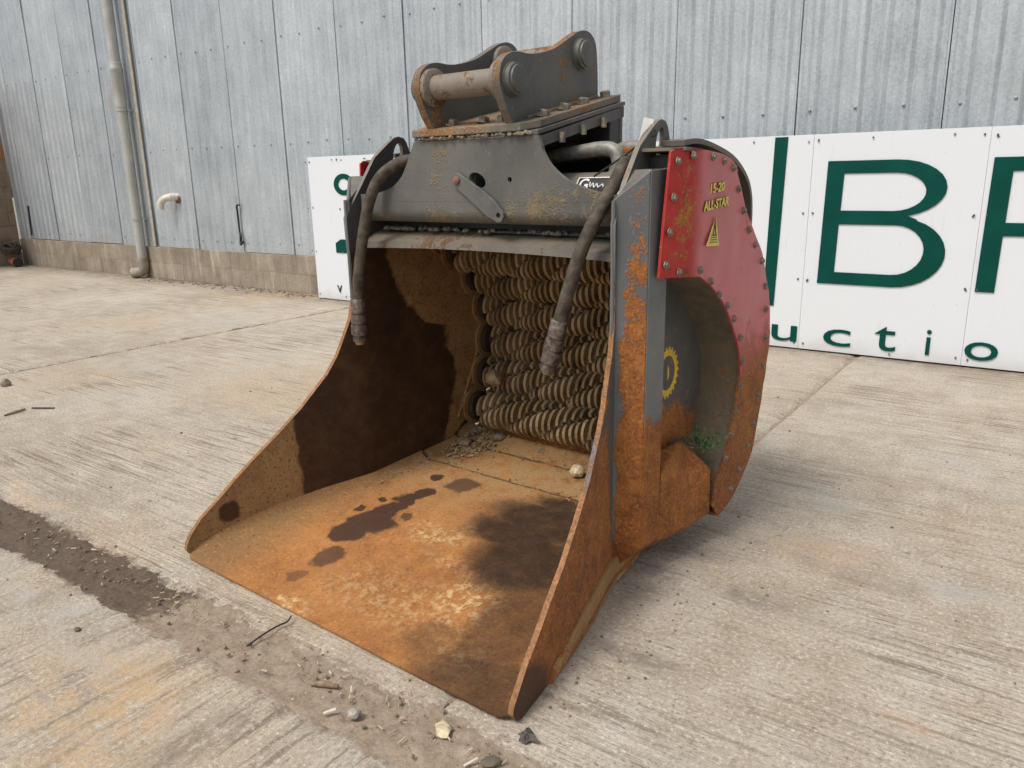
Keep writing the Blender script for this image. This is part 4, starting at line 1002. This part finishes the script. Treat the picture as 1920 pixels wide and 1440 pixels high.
# hydraulic motor with maker's plate
mv, mz = 1.02, 1.262
p, r = stepped((.93, mv, mz), (1.338, mv, mz), [(0, .05), (.02, .062), (.04, .072), (.10, .082), (.97, .082), (1, .078)])
mot = tube('hydraulic_motor', p, r, M['grey'], bk, 32)
A0 = math.radians(148)
def on_motor(u, s, lift):  # s runs over the front of the barrel
    a = A0+s/.082; return (u, mv+(.082+lift)*math.cos(a), mz+(.082+lift)*math.sin(a))
def curved(name, u0, u1, s0, s1, l, mat):
    n = 6; V = []
    for lift in (l, l-.001):
        for k in range(n+1):
            for u in (u0, u1): V.append(on_motor(u, s0+(s1-s0)*k/n, lift))
    N = 2*(n+1); Fc = []
    for k in range(n): Fc += [(2*k, 2*k+1, 2*k+3, 2*k+2), (N+2*k, N+2*k+2, N+2*k+3, N+2*k+1)]
    Fc += [(0, 1, N+1, N), (2*n, N+2*n, N+2*n+1, 2*n+1)]+[(2*k+e, 2*k+2+e, N+2*k+2+e, N+2*k+e) for k in range(n) for e in (0, 1)]
    return link(name, mesh(V, Fc), mat, mot)
curved('maker_plate', 1.095, 1.265, -.030, .034, .0015, M['white'])
curved('maker_plate_field', 1.101, 1.259, -.024, .028, .003, M['black'])
me = text_mesh('G', .062, .0006, .85, .0012)
for v in me.vertices: q = on_motor(1.128+v.co.x, .022-v.co.y*.95, .0042+v.co.z); v.co = q
link('maker_plate_letter', me, M['white'], mot)
sq = catmull([(1.150, -.006), (1.156, .012), (1.163, -.002), (1.170, .013), (1.178, .000), (1.186, .012), (1.200, .002), (1.205, .012)], 4)
tube('maker_plate_script', [on_motor(a, b, .0042) for a, b in sq], .0022, M['white'], mot, 6)
# steel tubes and elbow hoses above the motor
pp = [(.80, 1.10, 1.395), (.915, 1.07, 1.402), (1.05, 1.05, 1.413), (1.12, 1.05, 1.420), (1.165, 1.05, 1.418), (1.190, 1.05, 1.402), (1.198, 1.05, 1.375), (1.198, 1.045, 1.335)]
tube('hydraulic_tube', catmull(pp, 6), .0245, M['tube'], bk, 16)
p, r = stepped((1.198, 1.045, 1.362), (1.198, 1.04, 1.325), [(0, .029), (.5, .029), (.55, .034), (1, .034)]); tube('tube_fitting', p, r, M['tube'], bk, 12)
tube('hydraulic_tube', catmull([(.9, 1.20, 1.40), (1.10, 1.17, 1.412), (1.17, 1.15, 1.425), (1.235, 1.14, 1.42), (1.262, 1.12, 1.39), (1.268, 1.10, 1.34)], 6), .022, M['tube'], bk, 14)
tube('hydraulic_tube', catmull([(.78, 1.16, 1.45), (.95, 1.2, 1.43), (1.1, 1.28, 1.38)], 6), .016, M['hose'], bk, 12)
# swing link on the beam face
l0, l1 = (.709, 1.326), (.889, 1.209); d = Vector((l1[0]-l0[0], l1[1]-l0[1])); L = d.length; dn = d/L; pn = Vector((-dn.y, dn.x))
def lk(t, w_): q = Vector(l0)+dn*t+pn*w_; return (q.x, q.y)
ang = [math.radians(a) for a in range(-90, 91, 20)]
lo = [lk(-.022*math.cos(a), -.022*math.sin(a)) for a in ang]+[lk(.03, .026), lk(L*.62, .034), lk(L*.82, .032)]+[lk(L+.020*math.cos(a), .020*math.sin(a)) for a in reversed(ang)]+[lk(L*.72, -.030), lk(.05, -.026)]
hl = [(l1[0]+.009*math.cos(a), l1[1]+.009*math.sin(a)) for a in np.linspace(0, 6.28, 10, endpoint=False)]
lo = [lk(-.022, -.012), lk(-.022, .012), lk(-.012, .022), lk(.02, .026), lk(L*.6, .033), lk(L*.85, .031), lk(L+.012, .020), lk(L+.022, .008), lk(L+.022, -.010), lk(L+.012, -.022), lk(L*.8, -.030), lk(.03, -.024), lk(-.012, -.020)]
lp = plate('swing_link', lo, [hl], lambda a, b: (a, VB-.014, b), lambda a, b: (a, VB-.006, b), M['grey'], bk, bevel=.0015)
tube('link_bolt', [(l0[0], VB+.002, l0[1]), (l0[0], VB-.020, l0[1]), (l0[0], VB-.024, l0[1])], [.014, .014, .008], plain('rusty_red_bolt', (.24, .10, .085), .7), lp, 10)
# hoses
def hose(name, pts, endr):
    path = catmull(pts, 8); n = len(path)
    o = tube(name, path[:-14], .0215, M['hose'], bk, 16)
    e0, e1 = Vector(path[-17]), Vector(pts[-1])
    p, r = stepped(e0, e1, [(0, .026), (.02, .029), (.30, .029), (.31, .025), (.34, .025), (.35, .031), (.52, .031), (.53, .026), (.56, .026), (.57, .032), (.78, .032), (.79, .024), (.83, .024), (.84, .027), (.93, .027), (.94, .017)])
    tube('ferrule', p, r, M['ferrule'], o, 12)
    q = e0.lerp(e1, .93); tube('hose_end', [q, e1], [.020, .018], M['brass'], o, 14)
    return o
def B3(px, py, v): u, z = bv(px, py, v); return (u, v, z)
hose('hydraulic_hose', [(.60, 1.02, 1.36), (.52, .93, 1.40), B3(768, 300, .85), B3(735, 313, .80), B3(709, 338, .765), B3(692, 380, .74), B3(681, 440, .725), B3(673, 510, .72), B3(671, 560, .72), B3(673, 600, .72), B3(675, 645, .722)], .02)
hose('hydraulic_hose', [(1.26, 1.08, 1.33), (1.275, .99, 1.375), B3(1172, 305, .90), B3(1148, 352, .82), B3(1114, 415, .755), B3(1088, 475, .73), B3(1067, 540, .72), B3(1050, 600, .715), B3(1036, 655, .71), B3(1026, 700, .71)], .02)
# cable tie wire round the right lifting eye + dirt bits on the hose
tube('tie_wire', catmull([(1.30, .93, 1.36), (1.345, .95, 1.455), (1.36, .985, 1.47), (1.375, .97, 1.45), (1.345, .955, 1.44), (1.32, .9, 1.40), (1.22, .86, 1.33)], 6), .003, M['black'], bk, 6)
tag_ = box('paper_tag', 0, .034, 0, .0012, 0, .08, M['white'], bk); tag_.location = (1.305, .985, 1.43); tag_.rotation_euler = (.1, .25, .2)

# soil and weed caught in the right gear case
parts = []; rr = random.Random(31)
for k in range(160):
    parts.append(g_rock((WD-.155+.12*rr.random(), 1.13+.09*rr.random(), .398+.012*rr.random()), rr.choice([.003, .004, .006]), k, 1, .7))
o = link('case_soil', mesh(*merge(*parts)), plain('case_soil', (.20, .16, .105), .95, var=.45, sc=60, bstr=.6), bk); tag(o, kind='stuff')
def weed(base, n, h, seed):
    rr = random.Random(seed); parts = []
    for k in range(n):
        a = rr.uniform(0, 6.28); l = h*rr.uniform(.4, 1); b = Vector(base)+Vector((rr.uniform(-.02, .03), rr.uniform(-.025, .025), 0))
        d = Vector((math.cos(a)*.7+.35, math.sin(a)*.7, rr.uniform(.3, 1))).normalized(); side = d.cross(Vector((rr.random(), rr.random(), .3))).normalized()
        for q in range(4):
            c = b+d*l*(.3+.7*q/4); s2 = side*(1 if q % 2 else -1); w_ = .010*rr.uniform(.6, 1.2); tip = c+(s2*.8+d*.6).normalized()*.022
            n3 = (tip-c).cross(Vector((.2, .1, 1))).normalized()*w_*.5
            V = [tuple(c), tuple((c+tip)/2+n3), tuple(tip), tuple((c+tip)/2-n3)]
            parts.append((V, [(0, 1, 2, 3)]))
        parts.append(g_tube([b, b+d*l*.5, b+d*l], [.0012, .001, .0006], 4))
    return merge(*parts)
M['weed'] = plain('weed_green', (.075, .15, .045), .7, var=.45, sc=60)
wd = link('weed', mesh(*weed((0, 0, 0), 34, .11, 4)), M['weed']); pw = ORG+U_*(WD-.065)+V_*1.175+np.array([0, 0, .385]); wd.location = tuple(pw)
tag(wd, 'small green weed sprouting from the soil in the bucket side recess', 'weed')

# ------------------------------------------------------------------ loose things in and around the bucket
def floc(px, py, z, lift): u, v = bz(px, py, z); return tuple(ORG+U_*u+V_*v+np.array([0, 0, z+lift]))
rock('stone', floc(1082, 895, .112, .028), .033, 5, M['pale'], 'pale yellow rough stone on the bucket floor beside the right cheek', flat=.85)
u_, z_ = bv(925, 710, 1.35); rock('stone', tuple(ORG+U_*u_+V_*1.352+np.array([0, 0, z_])), .047, 17, M['tan'], 'tan stone wedged between the screen discs at the left', flat=.9, sub=1)
for i, (px, py, s, lb) in enumerate([(866, 800, .042, 'small grey brown clod nearest the left end of the lowest screen shaft'), (893, 812, .044, 'flat grey clod on the bucket floor below the screen shafts'), (935, 825, .042, 'grey clod standing apart, right of the dirt heap on the bucket floor'), (871, 835, .040, 'dark flat clod at the front of the dirt heap on the bucket floor'), (1017, 851, .026, 'small grey clod on the middle of the rear bucket floor')]):
    rock('clod', floc(px, py, .13 if i < 3 else .118, s*.35), s, 40+i, M['clod'] if i in (0, 3) else M['stone'] if 0 else plain('clod_%d' % i, (.20, .165, .115), .95, var=.4, sc=50, bstr=.6), lb, 'clod', 'clods on the bucket floor', flat=.5)
parts = []; rr = random.Random(77)
for k in range(420):
    u = .215+abs(rr.gauss(0, .09)); v = 1.30+rr.gauss(0, .07)-(u-.2)*.15; v = min(v, 1.42)
    parts.append(g_rock((u, v, FZ(v)+.004+max(0, .03-(u-.2)*.3)*rr.random()), rr.choice([.003, .004, .006, .008, .012]), k, 1, .6))
for k in range(160):
    u = rr.uniform(.3, 1.3); v = rr.choice([1.07, 1.31])+rr.gauss(0, .02); parts.append(g_rock((u, v, FZ(v)+.004), rr.choice([.002, .003, .004, .006]), k+700, 1, .6))
for k in range(120):
    v = rr.uniform(.75, 1.3); u = delta(v)+.045+abs(rr.gauss(0, .02)); parts.append(g_rock((u, v, FZ(v)+.010), rr.choice([.002, .003, .004, .006]), k+1700, 1, .6))
o = link('floor_soil', mesh(*merge(*parts)), plain('floor_soil', (.30, .21, .115), .95, var=.45, sc=60, bstr=.6)); o.location = tuple(ORG); o.rotation_euler = (0, 0, TH)
tag(o, 'crumbly grey dirt heaped in the rear left corner of the bucket floor', 'dirt', kind='stuff')
def at(px, py, z=0.0): p = ground(px, py, z); return Vector((p[0], p[1], z))
rock('stone', tuple(at(664, 1337, .012)), .019, 3, M['stone'], 'rounded grey pebble lying in the dirt joint', flat=.7)
rock('stone', tuple(at(832, 1368, .006)), .032, 9, M['pale'], 'flat pale stone chip in the dirt joint near the bucket corner', flat=.28)
rock('stone', tuple(at(921, 1428, .008)), .026, 12, plain('dark_stone', (.13, .105, .08), .9), 'dark flat stone at the bottom edge below the crumpled leaf', flat=.45)
rock('stone', tuple(at(10, 718, .022)), .034, 15, M['dirt'], 'small dark lump on the concrete at the left edge', flat=.9)
rock('stone', tuple(at(145, 1180, .004)), .012, 19, plain('dark_crumb', (.12, .10, .08), .9), 'small dark crumb lying on the front concrete slab', flat=.5)
M['wood'] = plain('dry_twig', (.24, .17, .11), .9, var=.4, sc=60); M['bone'] = plain('pale_twig', (.62, .56, .45), .8, var=.2)
tag(tube('stick', [at(584, 1281, .008), at(602, 1282, .011), at(634, 1287, .008)], [.006, .009, .006], M['wood'], None, 8), 'short brown stick lying in the dirt joint', 'stick')
tag(tube('stick', [at(606, 1338, .006), at(630, 1330, .009)], [.004, .005], M['bone'], None, 7), 'short white twig beside the rounded grey pebble', 'stick')
tag(tube('stick', [at(870, 1436, .006), at(896, 1422, .009)], [.003, .004], M['bone'], None, 7), 'thin pale straw at the bottom edge of the picture', 'stick')
tag(tube('stick', [at(8, 779, .006), at(30, 772, .012), at(47, 767, .010)], [.006, .008, .006], M['wood'], None, 7), 'thin brown stick on the concrete at the far left', 'stick')
tag(tube('stick', [at(60, 765, .006), at(102, 765, .008)], [.006, .005], plain('dark_twig', (.10, .085, .065), .9), None, 7), 'thin dark stick right of the brown one at the far left', 'stick')
tag(tube('wire_piece', catmull([at(463, 1212, .003), at(490, 1192, .014), at(520, 1174, .012), at(538, 1166, .014), at(546, 1155, .02)], 5), .0028, M['black'], None, 6), 'thin black wire poking out from under the bucket lip', 'wire')
# crumpled leaf
lv = []; lf = []
rr = random.Random(6); c = at(988, 1388, .0)
rad = [.040, .020, .030, .042, .022, .026, .018, .030, .024, .018]
ln = len(rad); lv.append((c.x, c.y, .022))
for k in range(ln):
    a = 2*math.pi*k/ln; lv.append((c.x+rad[k]*math.cos(a)*1.0, c.y+rad[k]*math.sin(a)*.8, .004+.010*rr.random()))
    lv.append((c.x+rad[k]*.5*math.cos(a+.3), c.y+rad[k]*.45*math.sin(a+.3), .012+.012*rr.random()))
for k in range(ln):
    o1, i1, o2, i2 = 1+2*k, 2+2*k, 1+2*((k+1) % ln), 2+2*((k+1) % ln)
    lf += [(0, i1, o2), (0, o2, i2), (i1, o1, o2)]
lo_ = link('dead_leaf', mesh(lv, lf), plain('dead_leaf', (.09, .078, .07), .8, var=.5, sc=120, bstr=.6)); sm = lo_.modifiers.new('solid', 'SOLIDIFY'); sm.thickness = .002
tag(lo_, 'crumpled dark dead leaf beside the front corner of the bucket', 'leaf')
bpy.context.view_layer.update()
